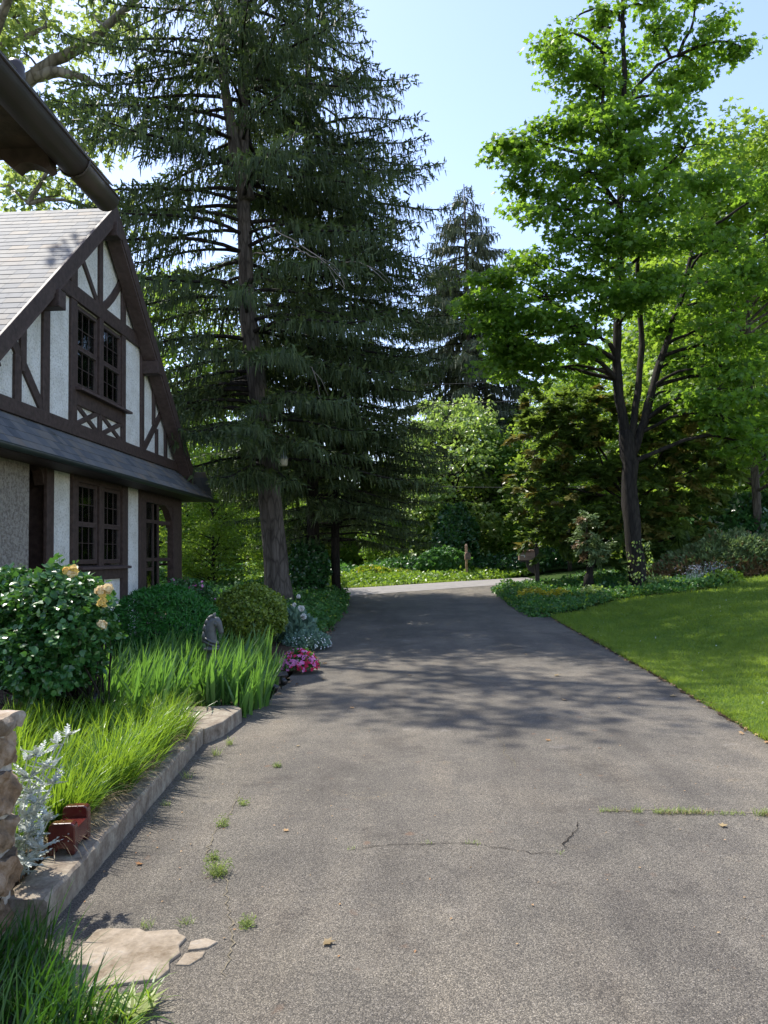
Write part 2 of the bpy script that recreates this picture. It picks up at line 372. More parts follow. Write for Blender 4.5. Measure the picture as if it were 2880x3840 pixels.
M['mortar'] = simple('mortar', (.40, .36, .30), .95, .1, nscale=30, bs=.6)
def flag_m():
    m, nt, out = new_mat('flagstone'); n = noise(nt, 6, 9, rough=.72); n2 = noise(nt, 50, 5)
    c = ramp(nt, n, [(.3, (.15, .11, .07)), (.45, (.27, .22, .16)), (.6, (.36, .30, .23)), (.75, (.30, .29, .27))]); c = mix(nt, .6, c, ramp(nt, n2, [(.3, (.75, .75, .75)), (.7, (1.2, 1.2, 1.2))]), 'MULTIPLY')
    principled(nt, out, c, .9, bump(nt, n, 1, .02), .2); return m
M['flag'] = flag_m()
M['redwood'] = simple('glossy_maroon', (.075, .014, .012), .18, .6, nscale=9, namt=.4)
M['iron'] = simple('cast_iron_grey', (.065, .07, .07), .5, .5, nscale=20, namt=.3, bs=.3, bd=.003, bscale=60)
M['black'] = simple('black_metal', (.012, .012, .013), .35, .5)
M['gutter'] = simple('brown_gutter', (.045, .034, .03), .42, .5, nscale=6, namt=.25)
M['gutter_dark'] = simple('dark_green_gutter', (.02, .028, .026), .4, .5, nscale=7, namt=.3)
M['mbox'] = simple('brown_mailbox', (.30, .19, .14), .45, .5, nscale=12, namt=.15)
M['mboxdoor'] = simple('dark_mailbox', (.10, .075, .065), .5, .5)
M['postwood'] = simple('post_wood', (.42, .28, .20), .8, .3, nscale=15, bs=.3)
M['darkpost'] = simple('dark_post', (.028, .02, .017), .5, .4)
M['whitepaint'] = simple('white_paint', (.7, .7, .68), .6)
M['zinc'] = simple('zinc_hood', (.45, .48, .50), .35, .6, metal=.7)
M['opal'] = simple('opal_plastic', (.60, .56, .42), .45, .5)
M['curtain'] = simple('curtain', (.62, .66, .62), .9, .1)
M['unlit_room'] = simple('unlit_room_black', (.02, .02, .02), .9, .1)  # near-black colour stands in for the darkness of the rooms behind the windows
M['wire'] = simple('wire', (.02, .02, .02), .6)
M['terracotta'] = simple('brown_planter', (.14, .10, .075), .8, .3, nscale=15, bs=.3)
M['deadwood'] = simple('bare_dead_wood', (.22, .19, .16), .85, .2, nscale=10)
M['weedm'] = leaf_mat('weed', (.15, .21, .05), (.31, .35, .12), (.35, .45, .1), .35)
M['crack'] = simple('crack_dirt', (.016, .013, .011), .95, .1)
M['crackdust'] = simple('crack_dust', (.17, .145, .10), .95, .1, nscale=40, namt=.5)
def glass():
    m, nt, out = new_mat('window_glass')
    fr = node(nt, 'ShaderNodeFresnel'); fr.inputs[0].default_value = 1.45
    t = node(nt, 'ShaderNodeBsdfTransparent'); t.inputs[0].default_value = (.75, .8, .78, 1)
    g = node(nt, 'ShaderNodeBsdfGlossy'); g.inputs['Roughness'].default_value = .02; g.inputs[0].default_value = (.9, .95, .95, 1)
    nm = bump(nt, noise(nt, 5, 2), .06, .02); nt.links.new(nm, g.inputs['Normal'])
    ms = node(nt, 'ShaderNodeMixShader'); nt.links.new(fr.outputs[0], ms.inputs[0]); nt.links.new(t.outputs[0], ms.inputs[1]); nt.links.new(g.outputs[0], ms.inputs[2])
    nt.links.new(ms.outputs[0], out.inputs[0]); return m
M['glass'] = glass()

# ------------------------------------------------------------------ ground, driveway, road, lawn
def sheet(name, xs, ys, zf, mat, keep=None):
    xs = np.asarray(xs); ys = np.asarray(ys); X, Y = np.meshgrid(xs, ys); Z = zf(X, Y)
    nx = len(xs); i, j = np.meshgrid(np.arange(nx-1), np.arange(len(ys)-1)); a = (j*nx+i).ravel()
    f = np.stack([a, a+1, a+nx+1, a+nx], 1)
    if keep is not None:
        cx = (X[:-1, :-1]+X[1:, 1:]).ravel()/2; cy = (Y[:-1, :-1]+Y[1:, 1:]).ravel()/2; f = f[keep(cx, cy)]
    mb = MB(); mb.add(np.stack([X, Y, Z], -1).reshape(-1, 3), f); return tag(mb.build(name, mat, smooth=True), kind='structure')
def strip(name, ys, xl, xr, nx, zf, mat):
    """sheet between two edges x=xl(y), x=xr(y)"""
    V = []
    for y in ys:
        a, b = xl(y), xr(y)
        for k in range(nx+1): V.append((a+(b-a)*k/nx, y))
    V = np.array(V); Z = zf(V[:, 0], V[:, 1]); n1 = nx+1
    i, j = np.meshgrid(np.arange(nx), np.arange(len(ys)-1)); a = (j*n1+i).ravel(); mb = MB()
    mb.add(np.c_[V, Z], np.stack([a, a+1, a+n1+1, a+n1], 1)); return tag(mb.build(name, mat, smooth=True), kind='structure')
LX = [(-3, -1.7), (3.2, -1.72), (5.2, -1.90), (6.6, -1.93), (7.6, -1.86), (8, -1.76), (9.5, -1.74), (13.5, -1.89), (17, -1.97), (20, -2.1), (23.3, -2.35), (25.5, -2.6), (26.6, -3.4), (27.2, -5)]
RX = [(-3, 2.8), (6.6, 2.83), (9.7, 2.97), (13, 3.03), (18.9, 3.02), (22, 2.85), (25, 2.8), (28, 2.9), (30, 3.4), (31.5, 4.6), (33, 7)]
def edge(t):
    ys = [a for a, b in t]; xs = [b for a, b in t]; return lambda y: float(np.interp(y, ys, xs))
jl, jr = edge(LX), edge(RX)
def wv(y, s): return .018*math.sin(y*5.1+s)+.012*math.sin(y*13.7+2*s)+.006*math.sin(y*37+s)
yy = np.arange(-3, 31.8, .08)
driveway = strip('driveway', yy, lambda y: (jl(y) if y < 26.2 else max(jl(y), (y-28.4)/.9-.35))+wv(y, 1), lambda y: jr(y)+wv(y, 4), 10, lambda x, y: gz(np.maximum(x, gedge(y)), y)+.016, M['asphalt'])
road = strip('road', np.linspace(0, 1, 14), lambda t: 0, lambda t: 0, 1, lambda x, y: x*0, M['road']); bpy.data.objects.remove(road)
xs = np.arange(-60, 60.1, .5)
def road_y0(x): return (28.4+.9*x if x > -2.5 else 26.15+.12*(x+2.5)) if x < 7 else 34.7+.2*(x-7)
def road_y0v(x): return np.where(x < 7, np.where(x > -2.5, 28.4+.9*x, 26.15+.12*(x+2.5)), 34.7+.2*(x-7))
V = []; 
mb = MB(); rv = []
for x in xs:
    for t in np.linspace(0, 1, 7):
        y = road_y0(x)+t*4.6; rv.append((x, y, gz(min(max(x, float(gedge(y))), 3.6), y)+.024+(.06*max(0, x-6))))
rv = np.array(rv); nx = 7; i, j = np.meshgrid(np.arange(6), np.arange(len(xs)-1)); a = (j*7+i).ravel()
mb.add(rv, np.stack([a, a+7, a+8, a+1], 1)); tag(mb.build('road', M['road'], smooth=True), kind='structure')
gx = np.r_[np.arange(-80, -10, 4), np.arange(-10, -2.2, .5), [-2.2, -2.05, -1.95, -1.88, -1.82, -1.75, -1.6], np.arange(-1, 14, .5), np.arange(14, 90, 4)]
gy = np.r_[[-12, -6, -3, 0, 2, 3, 3.3, 3.6], np.arange(4, 44, .4), np.arange(44, 160, 8)]
def lower(x, y):
    on = (x > gedge(y)-.25) & (x < 3.4) & (y < 31)
    z = np.array(gz(x, y)); z[on] = gz(np.maximum(x, gedge(y)), y)[on]-.05
    r = (y > road_y0v(x)-.8) & (y < road_y0v(x)+5.2); z[r] = gz(np.maximum(x, gedge(y)), y)[r]-.09
    return z-.02
ground = sheet('ground', gx, gy, lower, M['floor'])
soil_ = strip('garden_soil', np.r_[[3.25, 3.4, 3.55], np.arange(3.75, 28, .25)], lambda y: -7.0, lambda y: min(-1.83, jl(y)-.02)+wv(y, 1), 60, lambda x, y: gz(x, y)+.004, M['soil'])
# lawn to the right of the drive, bounded by the planting bed
BED = [(3.0, 18.4), (3.4, 18.7), (4.2, 19.8), (5.1, 20.7), (6.5, 20.6), (7.7, 20.6), (9.3, 22.9), (10.5, 24.2), (13, 26), (30, 27)]
bedy = lambda x: np.interp(x, [p[0] for p in BED], [p[1] for p in BED])
lawn_y = np.arange(-1, 29.1, .12)
mb = MB(); lv = []
lx = np.linspace(0, 1, 60)
for y in lawn_y:
    x0 = jr(y)+.03+wv(y, 4)
    for t in lx:
        x = x0+(16-x0)*t*t*.3+(16-x0)*t*.7; lv.append((x, y, 0))
lv = np.array(lv); lv[:, 2] = gz(lv[:, 0], lv[:, 1])+.02
i, j = np.meshgrid(np.arange(59), np.arange(len(lawn_y)-1)); a = (j*60+i).ravel(); f = np.stack([a, a+1, a+61, a+60], 1)
c = lv[f].mean(1); f = f[c[:, 1] < bedy(c[:, 0])+.1]
mb.add(lv, f); tag(mb.build('lawn', M['lawn'], smooth=True), kind='structure')
# dirt edge on the right of the drive
tag(strip('dirt_edge', np.arange(-1, 19, .06), lambda y: jr(y)-.015+wv(y, 4)+.02*math.sin(y*21), lambda y: jr(y)+.12+wv(y, 4)+.03*math.sin(y*9), 2, lambda x, y: gz(x, y)+.026, M['soil']), kind='structure')

# lawn grass (uncountable)
def vnoise(x, y, c, seed):
    g = np.random.default_rng(seed); T = g.random((256, 256)); u = x/c; v = y/c; i = np.floor(u).astype(int); j = np.floor(v).astype(int); fx = sm(u-i); fy = sm(v-j)
    h = lambda a, b: T[a % 256, b % 256]
    return (h(i, j)*(1-fx)+h(i+1, j)*fx)*(1-fy)+(h(i, j+1)*(1-fx)+h(i+1, j+1)*fx)*fy
def lawn_grass():
    mb = MB(); g = RNG
    n = 230000; u = g.random(n); y = 5.2*np.exp(u*math.log(26/5.2)); x = g.random(n)**1.15*np.clip(y*.47-1.9, .6, 9)
    x = x+np.interp(y, [a for a, b in RX], [b for a, b in RX])+.03-.05*g.random(n)
    k = (y < bedy(x)+.05); x, y = x[k], y[k]; n = len(x)
    s = np.clip(y/9, .75, 2.0); v1 = vnoise(x, y, .09, 1); v2 = vnoise(x, y, .33, 2); v3 = vnoise(x, y, 1.6, 3)
    P = np.c_[x, y, gz(x, y)+.012]
    blades(mb, P, (.03+.07*v1*v2+.028*g.random(n)+.012*v3)*s**.5, .0068*s, g.normal(size=(n, 2)), .3+1.0*g.random(n), 2, var=np.clip(.0+.5*v1*v2+.5*v3*v3+.3*g.random(n), 0, 1), up=.5*g.random(n))
    tag(mb.build('lawn_grass', M['grass']), 'short green grass of the lawn right of the driveway', 'grass', kind='stuff')
lawn_grass()
def verge():
    mb = MB(); n = 9000; x = RNG.uniform(-12, 3.2, n); y = road_y0v(x)+4.55+RNG.random(n)*1.3; P = np.c_[x, y, gz(x, y)-.01]
    blades(mb, P, .14, .03, rnd(n, 2), .8, 2); tag(mb.build('verge_grass', M['grass']), 'thin strip of grass along the far side of the road', 'grass', kind='stuff')
verge()

# ------------------------------------------------------------------ tudor house
HX = -5.6; CY = 13.13
house = empty('tudor_house', (HX, CY, .2), 'white stucco tudor house with dark brown timbers and slate roofs left of the driveway', 'house')
def hpart(mb, name, mats, **k): return part(mb, name, mats, house, **k)
SL = .92; AP = 7.88
# gable wall (upper) as a polygon with thickness
def gz_roof(y): return AP-SL*abs(y-CY)
mb = MB()
def prism_y(mb, poly, x0, x1, mi=0):
    n = len(poly); v = [(x0, y, z) for y, z in poly]+[(x1, y, z) for y, z in poly]
    mb.add(v, [np.arange(n)[None, ::-1], (np.arange(n)+n)[None], np.array([[i, (i+1) % n, (i+1) % n+n, i+n] for i in range(n)])], mi=mi)
# windows are holes: build wall from pieces around them
WY0, WY1, UZ0, UZ1 = 12.14, 14.12, 4.42, 5.86
def wall_poly(y0, y1, z0):  # piece up to the roof
    pts = [(y0, z0), (y1, z0), (y1, gz_roof(y1)-.12)]
    if y0 < CY < y1: pts.append((CY, gz_roof(CY)-.12))
    pts.append((y0, gz_roof(y0)-.12)); return pts
prism_y(mb, wall_poly(8.75, WY0, 3.6), HX-.22, HX); prism_y(mb, wall_poly(WY1, 17.5, 3.6), HX-.22, HX)
prism_y(mb, [(WY0, 3.6), (WY1, 3.6), (WY1, UZ0), (WY0, UZ0)], HX-.22, HX); prism_y(mb, wall_poly(WY0, WY1, UZ1), HX-.22, HX)
o = hpart(mb, 'gable_wall', M['stucco'])
# lower wall
LW0, LW1, LZ0, LZ1 = 12.14, 14.2, 1.5, 2.98
mb = MB()
box(mb, HX-.22, HX, 11.42, LW0, .1, 3.6); box(mb, HX-.22, HX, LW0, LW1, .1, LZ0); box(mb, HX-.22, HX, LW0, LW1, LZ1, 3.6); box(mb, HX-.22, HX, LW1, 15.03, .1, 3.6)
hpart(mb, 'ground_floor_wall', M['stucco'])
mb = MB(); box(mb, HX-.2, HX+.02, 7.2, 10.72, .1, 3.3)
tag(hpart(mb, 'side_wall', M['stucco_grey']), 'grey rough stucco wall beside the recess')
mb = MB(); box(mb, HX-1.2, HX-.9, 10.72, 11.4, .1, 3.3); box(mb, HX-.9, HX-.0, 10.72, 10.76, .1, 3.3); box(mb, HX-.9, HX-.02, 11.38, 11.42, .1, 3.3)
hpart(mb, 'recess_lining', M['timber'])
# rest of the body
mb = MB()
box(mb, -14, HX-.22, 8.75, 8.95, .1, 3.7); box(mb, -14, HX-.22, 17.3, 17.5, 3.1, 3.7); box(mb, -14.2, -14, 8.75, 17.5, .1, 3.7)
box(mb, -10.5, HX-.22, 14.7, 14.9, .1, 3.6)
box(mb, -14, -10.5, 14.9, 17.5, .1, 3.7)
prism_y(mb, [(8.75, 3.6), (17.5, 3.6), (CY, AP-.15)], -14.2, -14)
hpart(mb, 'rear_walls', M['stucco'])
mb = MB(); box(mb, -14, HX-.24, 8.95, 17.28, 3.2, 3.3); box(mb, HX-2.2, HX-2.1, 11.4, 14.7, .1, 3.2); box(mb, HX-2.2, HX-2.1, 11.6, 14.7, 3.3, 5.9); hpart(mb, 'interior_partition', M['unlit_room'])
# timbers on the gable
def timber(pts_w, proud=.05, mat='timber', name='timber'):
    """pts_w: list of quads ((y,z)x4)"""
    mb = MB(); prism_y(mb, pts_w, HX-.01, HX+proud); return hpart(mb, name, M[mat], bevel=.008)
def post(y0, y1, z0, z1=None, proud=.045):
    zt0 = gz_roof(y0)-.15 if z1 is None else z1; zt1 = gz_roof(y1)-.15 if z1 is None else z1
    timber([(y0, z0), (y1, z0), (y1, zt1), (y0, zt0)], proud)
def brace(p, q, w, proud=.036, q2=0):
    p = np.array(p); q = np.array(q); mid = (p+q)/2; d = (q-p)/np.linalg.norm(q-p); n = np.array([-d[1], d[0]]); mid = mid+n*q2
    L = []; R = []
    for t in (0, .25, .5, .75, 1):
        c = (1-t)**2*p+2*t*(1-t)*(2*mid-(p+q)/2)+t*t*q; L.append(tuple(c+n*w/2)); R.append(tuple(c-n*w/2))
    timber(R+L[::-1], proud)
timber([(8.75, 3.64), (17.45, 3.64), (17.45, 3.85), (8.75, 3.85)], .07)      # base beam
post(10.42, 10.58, 4.3); post(10.27, 10.45, 3.85, 4.5); post(11.06, 11.27, 3.85); post(11.97, 12.2, 3.85)
post(13.06, 13.21, 6.1); post(14.1, 14.28, 3.85); post(15.1, 15.26, 3.85); post(15.80, 15.93, 4.45); post(15.98, 16.1, 3.85, 4.4); post(16.55, 16.68, 3.85)
timber([(11.12, 5.87), (15.12, 5.87), (14.86, 6.12), (11.40, 6.12)], .06)    # collar
brace((12.33, 6.75), (13.06, 6.1), .11); brace((14.1, 6.92), (13.22, 6.1), .15, q2=.06)
brace((10.1, 4.8), (11.1, 3.86), .17); brace((16.3, 4.75), (15.28, 3.86), .15)
brace((9.2, 3.86), (9.9, 4.3), .14); post(9.5, 9.62, 3.85); 
# panel below the window: apron, X braces
timber([(12.2, 4.16), (14.1, 4.16), (14.1, 4.42), (12.2, 4.42)], .05)
brace((12.2, 4.18), (13.06, 3.84), .085, .03); brace((12.2, 3.84), (13.06, 4.18), .085, .038)
brace((13.21, 4.18), (14.12, 3.84), .085, .03); brace((13.21, 3.84), (14.12, 4.18), .085, .038); post(13.07, 13.2, 3.85, 4.17, .042)
# window surround posts and mullion, upper / lower
timber([(13.05, UZ0), (13.22, UZ0), (13.22, 5.88), (13.05, 5.88)], .055, name='mullion')
def sill(y0, y1, z, d=.12):
    mb = MB(); hexa(mb, [(HX, y0, z-.06), (HX+d, y0, z-.07), (HX+d, y1, z-.07), (HX, y1, z-.06)], [(HX, y0, z), (HX+d, y0, z-.025), (HX+d, y1, z-.025), (HX, y1, z)])
    hpart(mb, 'sill', M['timber_lite'], bevel=.006)
sill(12.12, 14.32, 4.46, .16); sill(12.24, 14.36, 1.53, .13)
timber([(12.04, .15), (12.24, .15), (12.24, 3.2), (12.04, 3.2)], .06); timber([(14.1, .15), (14.36, .15), (14.36, 3.2), (14.1, 3.2)], .06)
timber([(13.07, 1.5), (13.27, 1.5), (13.27, 2.95), (13.07, 2.95)], .055, name='mullion'); timber([(12.24, 2.9), (14.1, 2.9), (14.1, 3.2), (12.24, 3.2)], .05)
timber([(12.24, 1.28), (14.1, 1.28), (14.1, 1.47), (12.24, 1.47)], .05); timber([(13.07, .15), (13.3, .15), (13.3, 1.28), (13.07, 1.28)], .045)
timber([(11.2, .15), (11.42, .15), (11.42, 3.2), (11.2, 3.2)], .05)
# windows
def window(y0, y1, z0, z1, rows, cols, lower_muntins, bottomsash_curtain=True):
    fw = .045; zm = (z0+z1)/2-.01
    root = MB()
    for a, b, c, d in ((y0, y0+fw, z0, z1), (y1-fw, y1, z0, z1)): box(root, HX-.06, HX+.012, a, b, c, d)
    for c, d, e in ((z0, z0+.06, .012), (z1-fw, z1, .012), (zm-.025, zm+.025, .016)): box(root, HX-.06, HX+e, y0+fw, y1-fw, c, d)
    wd = hpart(root, 'window', M['timber'], bevel=.004)
    fr = MB()
    for (a, b) in ((z0+.06, zm-.025), (zm+.025, z1-fw)):
        t = .014
        box(fr, HX-.03, HX+.02, y0+fw, y0+fw+t, a, b); box(fr, HX-.03, HX+.02, y1-fw-t, y1-fw, a, b)
        box(fr, HX-.03, HX+.02, y0+fw+t, y1-fw-t, a, a+t); box(fr, HX-.03, HX+.02, y0+fw+t, y1-fw-t, b-t, b)
    part(fr, 'frame', M['timber_lite'], wd)
    gl = MB(); box(gl, HX-.030, HX-.026, y0+fw, y1-fw, z0+.06, zm-.025); box(gl, HX-.035, HX-.031, y0+fw, y1-fw, zm+.025, z1-fw); part(gl, 'glass', M['glass'], wd)
    mu = MB(); t = .0055
    for (a, b) in ((z0+.06, zm-.025), (zm+.025, z1-fw)):
        for k in range(1, cols): yk = y0+fw+(y1-y0-2*fw)*k/cols; box(mu, HX-.021, HX-.008, yk-t, yk+t, a, b)
        for k in range(1, rows): zk = a+(b-a)*k/rows; box(mu, HX-.020, HX-.009, y0+fw, y1-fw, zk-t, zk+t)
    part(mu, 'muntin', M['timber'], wd)
    cu = MB(); n = 60; ys = np.linspace(y0, y1, n); xx = HX-.10+.02*np.sin(ys*58)+.01*np.sin(ys*31)
    for (sa, sb) in ((0, .42), (.6, 1)):
        k0, k1 = int(sa*(n-1)), int(sb*(n-1)); Y = ys[k0:k1+1]; Xc = xx[k0:k1+1]; m_ = len(Y)
        v = np.r_[np.c_[Xc, Y, np.full(m_, z0)], np.c_[Xc, Y, np.full(m_, z1)]]
        cu.add(v, np.array([[i, i+1, i+1+m_, i+m_] for i in range(m_-1)]))
    part(cu, 'curtain', M['curtain'], wd, smooth=True)
    return wd
window(12.2, 13.05, 4.46, 5.83, 2, 3, True); window(13.22, 14.1, 4.46, 5.83, 2, 3, True)
window(12.25, 13.07, 1.56, 2.9, 2, 3, True); window(13.27, 14.1, 1.56, 2.9, 2, 3, True)
# main roof with slates
def slates(mb, p00, p10, p01, rows, wid, thick=.003, seed=3, jit=.004):
    """p00 eave start, p10 eave end, p01 ridge start (rows go p00->p01)"""
    g = np.random.default_rng(seed); p00, p10, p01 = map(np.array, (p00, p10, p01)); U_ = p10-p00; L = np.linalg.norm(U_); U_ = U_/L
    V_ = p01-p00; H_ = np.linalg.norm(V_); V_ = V_/H_; N = np.cross(U_, V_); N = N if N[2] > 0 else -N; ex = H_/rows
    for r in range(rows):
        s = -wid*g.random(); 
        while s < L:
            w_ = wid*g.uniform(.75, 1.25); a, b = max(0, s+.0015), min(L, s+w_-.0015); s += w_
            if b-a < .02: continue
            lo = r*ex-g.uniform(0, jit)*2; hi = min(H_, (r+1)*ex+.05); t1 = thick*1.6+g.uniform(0, jit*.4)
            q = lambda u, v, n: p00+U_*u+V_*v+N*n
            hexa(mb, [q(a, lo, .002), q(b, lo, .002), q(b, hi, -.006), q(a, hi, -.006)], [q(a, lo, t1+.003), q(b, lo, t1+.003), q(b, hi, .0015), q(a, hi, .0015)], var=g.random())
RXO = HX+.27
mb = MB(); slates(mb, (RXO, 8.3, gz_roof(8.3)), (-14.6, 8.3, gz_roof(8.3)), (RXO, CY, AP), 38, .27)
slates(mb, (RXO, 18.0, gz_roof(18.0)), (-14.6, 18.0, gz_roof(18.0)), (RXO, CY, AP), 36, .27, seed=5)
hpart(mb, 'roof', M['slate'])
mb = MB()
for s in (-1, 1):
    ye = CY+s*4.83; q = [(CY, AP-.01), (ye, AP-.01-SL*4.83), (ye, AP-.12-SL*4.83), (CY, AP-.12)]; prism_y(mb, q if s < 0 else q[::-1], -14.6, RXO-.01)
hpart(mb, 'roof_deck', M['timber'])
# bargeboards
for s in (-1, 1):
    L_ = 4.55 if s > 0 else 4.85
    mb = MB(); t = .0
    q = [(CY, AP+.05), (CY+s*L_, AP+.05-SL*L_), (CY+s*L_, AP-.25-SL*L_), (CY, AP-.25)]
    prism_y(mb, q, RXO+.001, RXO+.05); hpart(mb, 'bargeboard', M['timber'], bevel=.006)
    mb = MB(); q = [(CY, AP-.25), (CY+s*L_, AP-.25-SL*L_), (CY+s*L_, AP-.31-SL*L_), (CY, AP-.31)]
    prism_y(mb, q, HX+.05, RXO+.03); hpart(mb, 'rake_soffit', M['timber_lite'])
for y_, z_ in ((CY, AP-.42), (CY-2.15, AP-.42-SL*2.15), (CY+2.12, AP-.42-SL*2.12)):
    mb = MB(); box(mb, HX, RXO+.10, y_-.11, y_+.11, z_-.13, z_+.13); hpart(mb, 'purlin_end', M['timber'], bevel=.01)
# pent (skirt) roof between the storeys, wrapping the far corner
PE = HX+.56; PT = 3.66; PB = 3.06; YE = 18.55; YC = 17.85
mb = MB(); slates(mb, (PE, 7.6, PB), (PE, YE, PB), (HX, 7.6, PT), 4, .22, seed=9)
slates(mb, (PE, YE, PB), (-10, YE, PB), (PE, YC, PT), 4, .22, seed=10)
o = hpart(mb, 'pent_roof', M['slate'])
mb = MB(); prism = [(HX, PT-.03), (PE-.01, PB-.02), (PE-.01, PB-.07), (HX, PB-.05)]
v = [(x, 7.6, z) for x, z in prism]+[(x, YE-.02, z) for x, z in prism]; mb.add(v, [np.array([[0, 1, 2, 3]]), np.array([[7, 6, 5, 4]]), np.array([[i, (i+1) % 4, (i+1) % 4+4, i+4] for i in range(4)])])
box(mb, -10, HX-.02, YC, YE-.02, PB-.06, PB-.03); hpart(mb, 'pent_soffit', M['timber'])
def halfgutter(mb, p, q, r, n=10, rim=True):
    p = np.array(p, float); q = np.array(q, float); d = nrm(q-p); side = nrm(np.cross(d, [0, 0, 1.])); V = []; ang = np.linspace(math.pi, 2*math.pi, n)
    for c in (p, q):
        for rr in (r, r*.93):
            for a in ang: V.append(c+side*math.cos(a)*rr+np.array([0, 0, 1.])*math.sin(a)*rr)
    f = []; 
    for i in range(n-1):
        f += [[i, i+1, 2*n+i+1, 2*n+i], [n+i, 3*n+i, 3*n+i+1, n+i+1]]
    f += [[0, 2*n, 3*n, n], [n-1, 2*n-1, 4*n-1, 3*n-1]]
    mb.add(V, [np.array(f), np.array([[*range(n)][::-1]])+0, np.array([[*range(2*n, 3*n)]])])
    if rim:
        tube(mb, [p+side*r, q+side*r], .1*r, 8); tube(mb, [p-side*r, q-side*r], .1*r, 8)
mb = MB(); halfgutter(mb, (PE+.06, 7.6, 3.05), (PE+.06, YE+.08, 3.03), .065); hpart(mb, 'gutter', M['gutter_dark'], smooth=True)
# corner porch: posts, glazed screens, brackets
mb = MB(); box(mb, HX-.2, HX+.05, 15.03, 15.36, .1, 3.05); hpart(mb, 'porch_post', M['timber'], bevel=.008)
mb = MB(); box(mb, HX-.12, HX+.03, 17.15, 17.6, .1, 3.05); box(mb, HX-.13, HX-.02, 17.6, 17.9, .1, 3.05); hpart(mb, 'corner_post', M['timber'], bevel=.008)
mb = MB(); box(mb, HX-.2, HX+.03, 15.36, 17.15, 2.8, 3.08); hpart(mb, 'porch_header', M['timber'])
mb = MB(); prism_y(mb, [(17.15, 2.8), (17.15, 2.32), (17.1, 2.5), (16.9, 2.7), (16.65, 2.8)], HX-.15, HX); hpart(mb, 'arch_bracket', M['timber'])
mb = MB(); prism_y(mb, [(11.2, 3.2), (11.2, 2.75), (11.12, 2.95), (10.95, 3.1), (10.72, 3.2)], HX-.15, HX); hpart(mb, 'arch_bracket', M['timber'])
mb = MB()
for a, b in ((15.36, 15.46), (16.3, 16.38), (16.0, 16.06)): box(mb, HX-.1, HX-.04, a, b, .3, 2.8)
for z in (2.42, 1.62, 1.42, .98, .5): box(mb, HX-.095, HX-.045, 15.46, 17.15 if z in (2.42, 1.62) else 16.0, z-.035, z+.035)
hpart(mb, 'porch_screen', M['timber'])
mb = MB()
for a, b in ((-6.6, -6.5), (-7.6, -7.5), (-9, -8.9)): box(mb, a, b, 17.7, 17.78, .3, 3.05)
for z in (2.45, 1.5, .5): box(mb, -10.4, -5.9, 17.7, 17.77, z-.03, z+.03)
hpart(mb, 'porch_screen', M['timber'])
mb = MB(); box(mb, -10.5, HX+.1, 14.9, 17.9, .1, .34); hpart(mb, 'porch_floor', M['concrete'])
mb = MB(); box(mb, HX-.065, HX-.06, 15.46, 16.3, .5, 2.8); hpart(mb, 'porch_glass', M['glass'])

# ------------------------------------------------------------------ near eave (porch roof over the viewer's left)
pr = empty('porch_roof', (-2.4, 2, 3.3), 'dark brown half round gutter and scalloped eave of the near porch roof, overhead at left', 'roof')
GXx, GZ = -1.455, 3.32
mb = MB(); halfgutter(mb, (GXx, -1.0, GZ), (GXx, 3.15, GZ), .066, 18); part(mb, 'gutter', M['gutter'], pr, smooth=True)
mb = MB(); halfgutter(mb, (GXx, 3.155, GZ), (GXx, 3.5, GZ-.003), .060, 18); part(mb, 'gutter_end', M['gutter'], pr, smooth=True)
mb = MB(); tube(mb, [(GXx+.069*math.cos(a), 3.15, GZ+.069*math.sin(a)) for a in np.linspace(math.pi, 2*math.pi, 14)], .005, 6); box(mb, GXx-.066, GXx+.07, 3.14, 3.158, GZ+.0, GZ+.008); part(mb, 'gutter_bracket', M['gutter'], pr)
y_end = 3.44
mb = MB(); slates(mb, (GXx+.045, y_end, GZ+.03), (GXx+.045, -1.0, GZ+.03), (GXx-2.2, y_end, GZ+1.75), 14, .22, seed=21); part(mb, 'slate_edge', M['slate'], pr)
mb = MB(); v = []
for y in (-1, 3.42):
    for (x, z) in ((GXx+.01, GZ+.03), (GXx-2.2, GZ+1.70), (GXx-2.2, GZ+1.60), (GXx+.01, GZ+.015)): v.append((x, y, z))
mb.add(v, [np.array([[0, 1, 2, 3]]), np.array([[7, 6, 5, 4]]), np.array([[i, (i+1) % 4, (i+1) % 4+4, i+4] for i in range(4)])])
box(mb, -3.7, GXx-.075, -1, 3.12, GZ-.0, GZ+.03); part(mb, 'soffit', M['timber'], pr)
poly = [(216, 653), (200, 662), (180, 652), (165, 646), (148, 641), (132, 639), (115, 641), (101, 647), (92, 656), (85, 663), (70, 652), (50, 637), (29, 617), (12, 596), (0, 573), (-18, 545), (-40, 560), (-80, 545), (-120, 565), (-200, 560), (-200, 300), (195, 520)]
poly = [at(x, y, 3.10) for x, y in poly]; n = len(poly)
mb = MB(); mb.add([(p[0], 3.03, p[2]) for p in poly]+[(p[0], 3.10, p[2]) for p in poly], [np.arange(n)[None, ::-1], (np.arange(n)+n)[None], np.array([[i, (i+1) % n, (i+1) % n+n, i+n] for i in range(n)])])
part(mb, 'scalloped_board', M['timber'], pr)
mb = MB(); box(mb, -2.35, -2.17, 2.98, 3.14, 1.0, GZ-.02); part(mb, 'porch_post', M['timber'], pr)
fc = at(58, 262, 2.6); mb = MB(); lathe(mb, fc, [(.0, .035), (.024, .03), (.032, .012), (.030, -.005), (.034, -.02), (.030, -.05), (.012, -.07)], 14); part(mb, 'vent_cap', M['gutter'], pr, smooth=True)

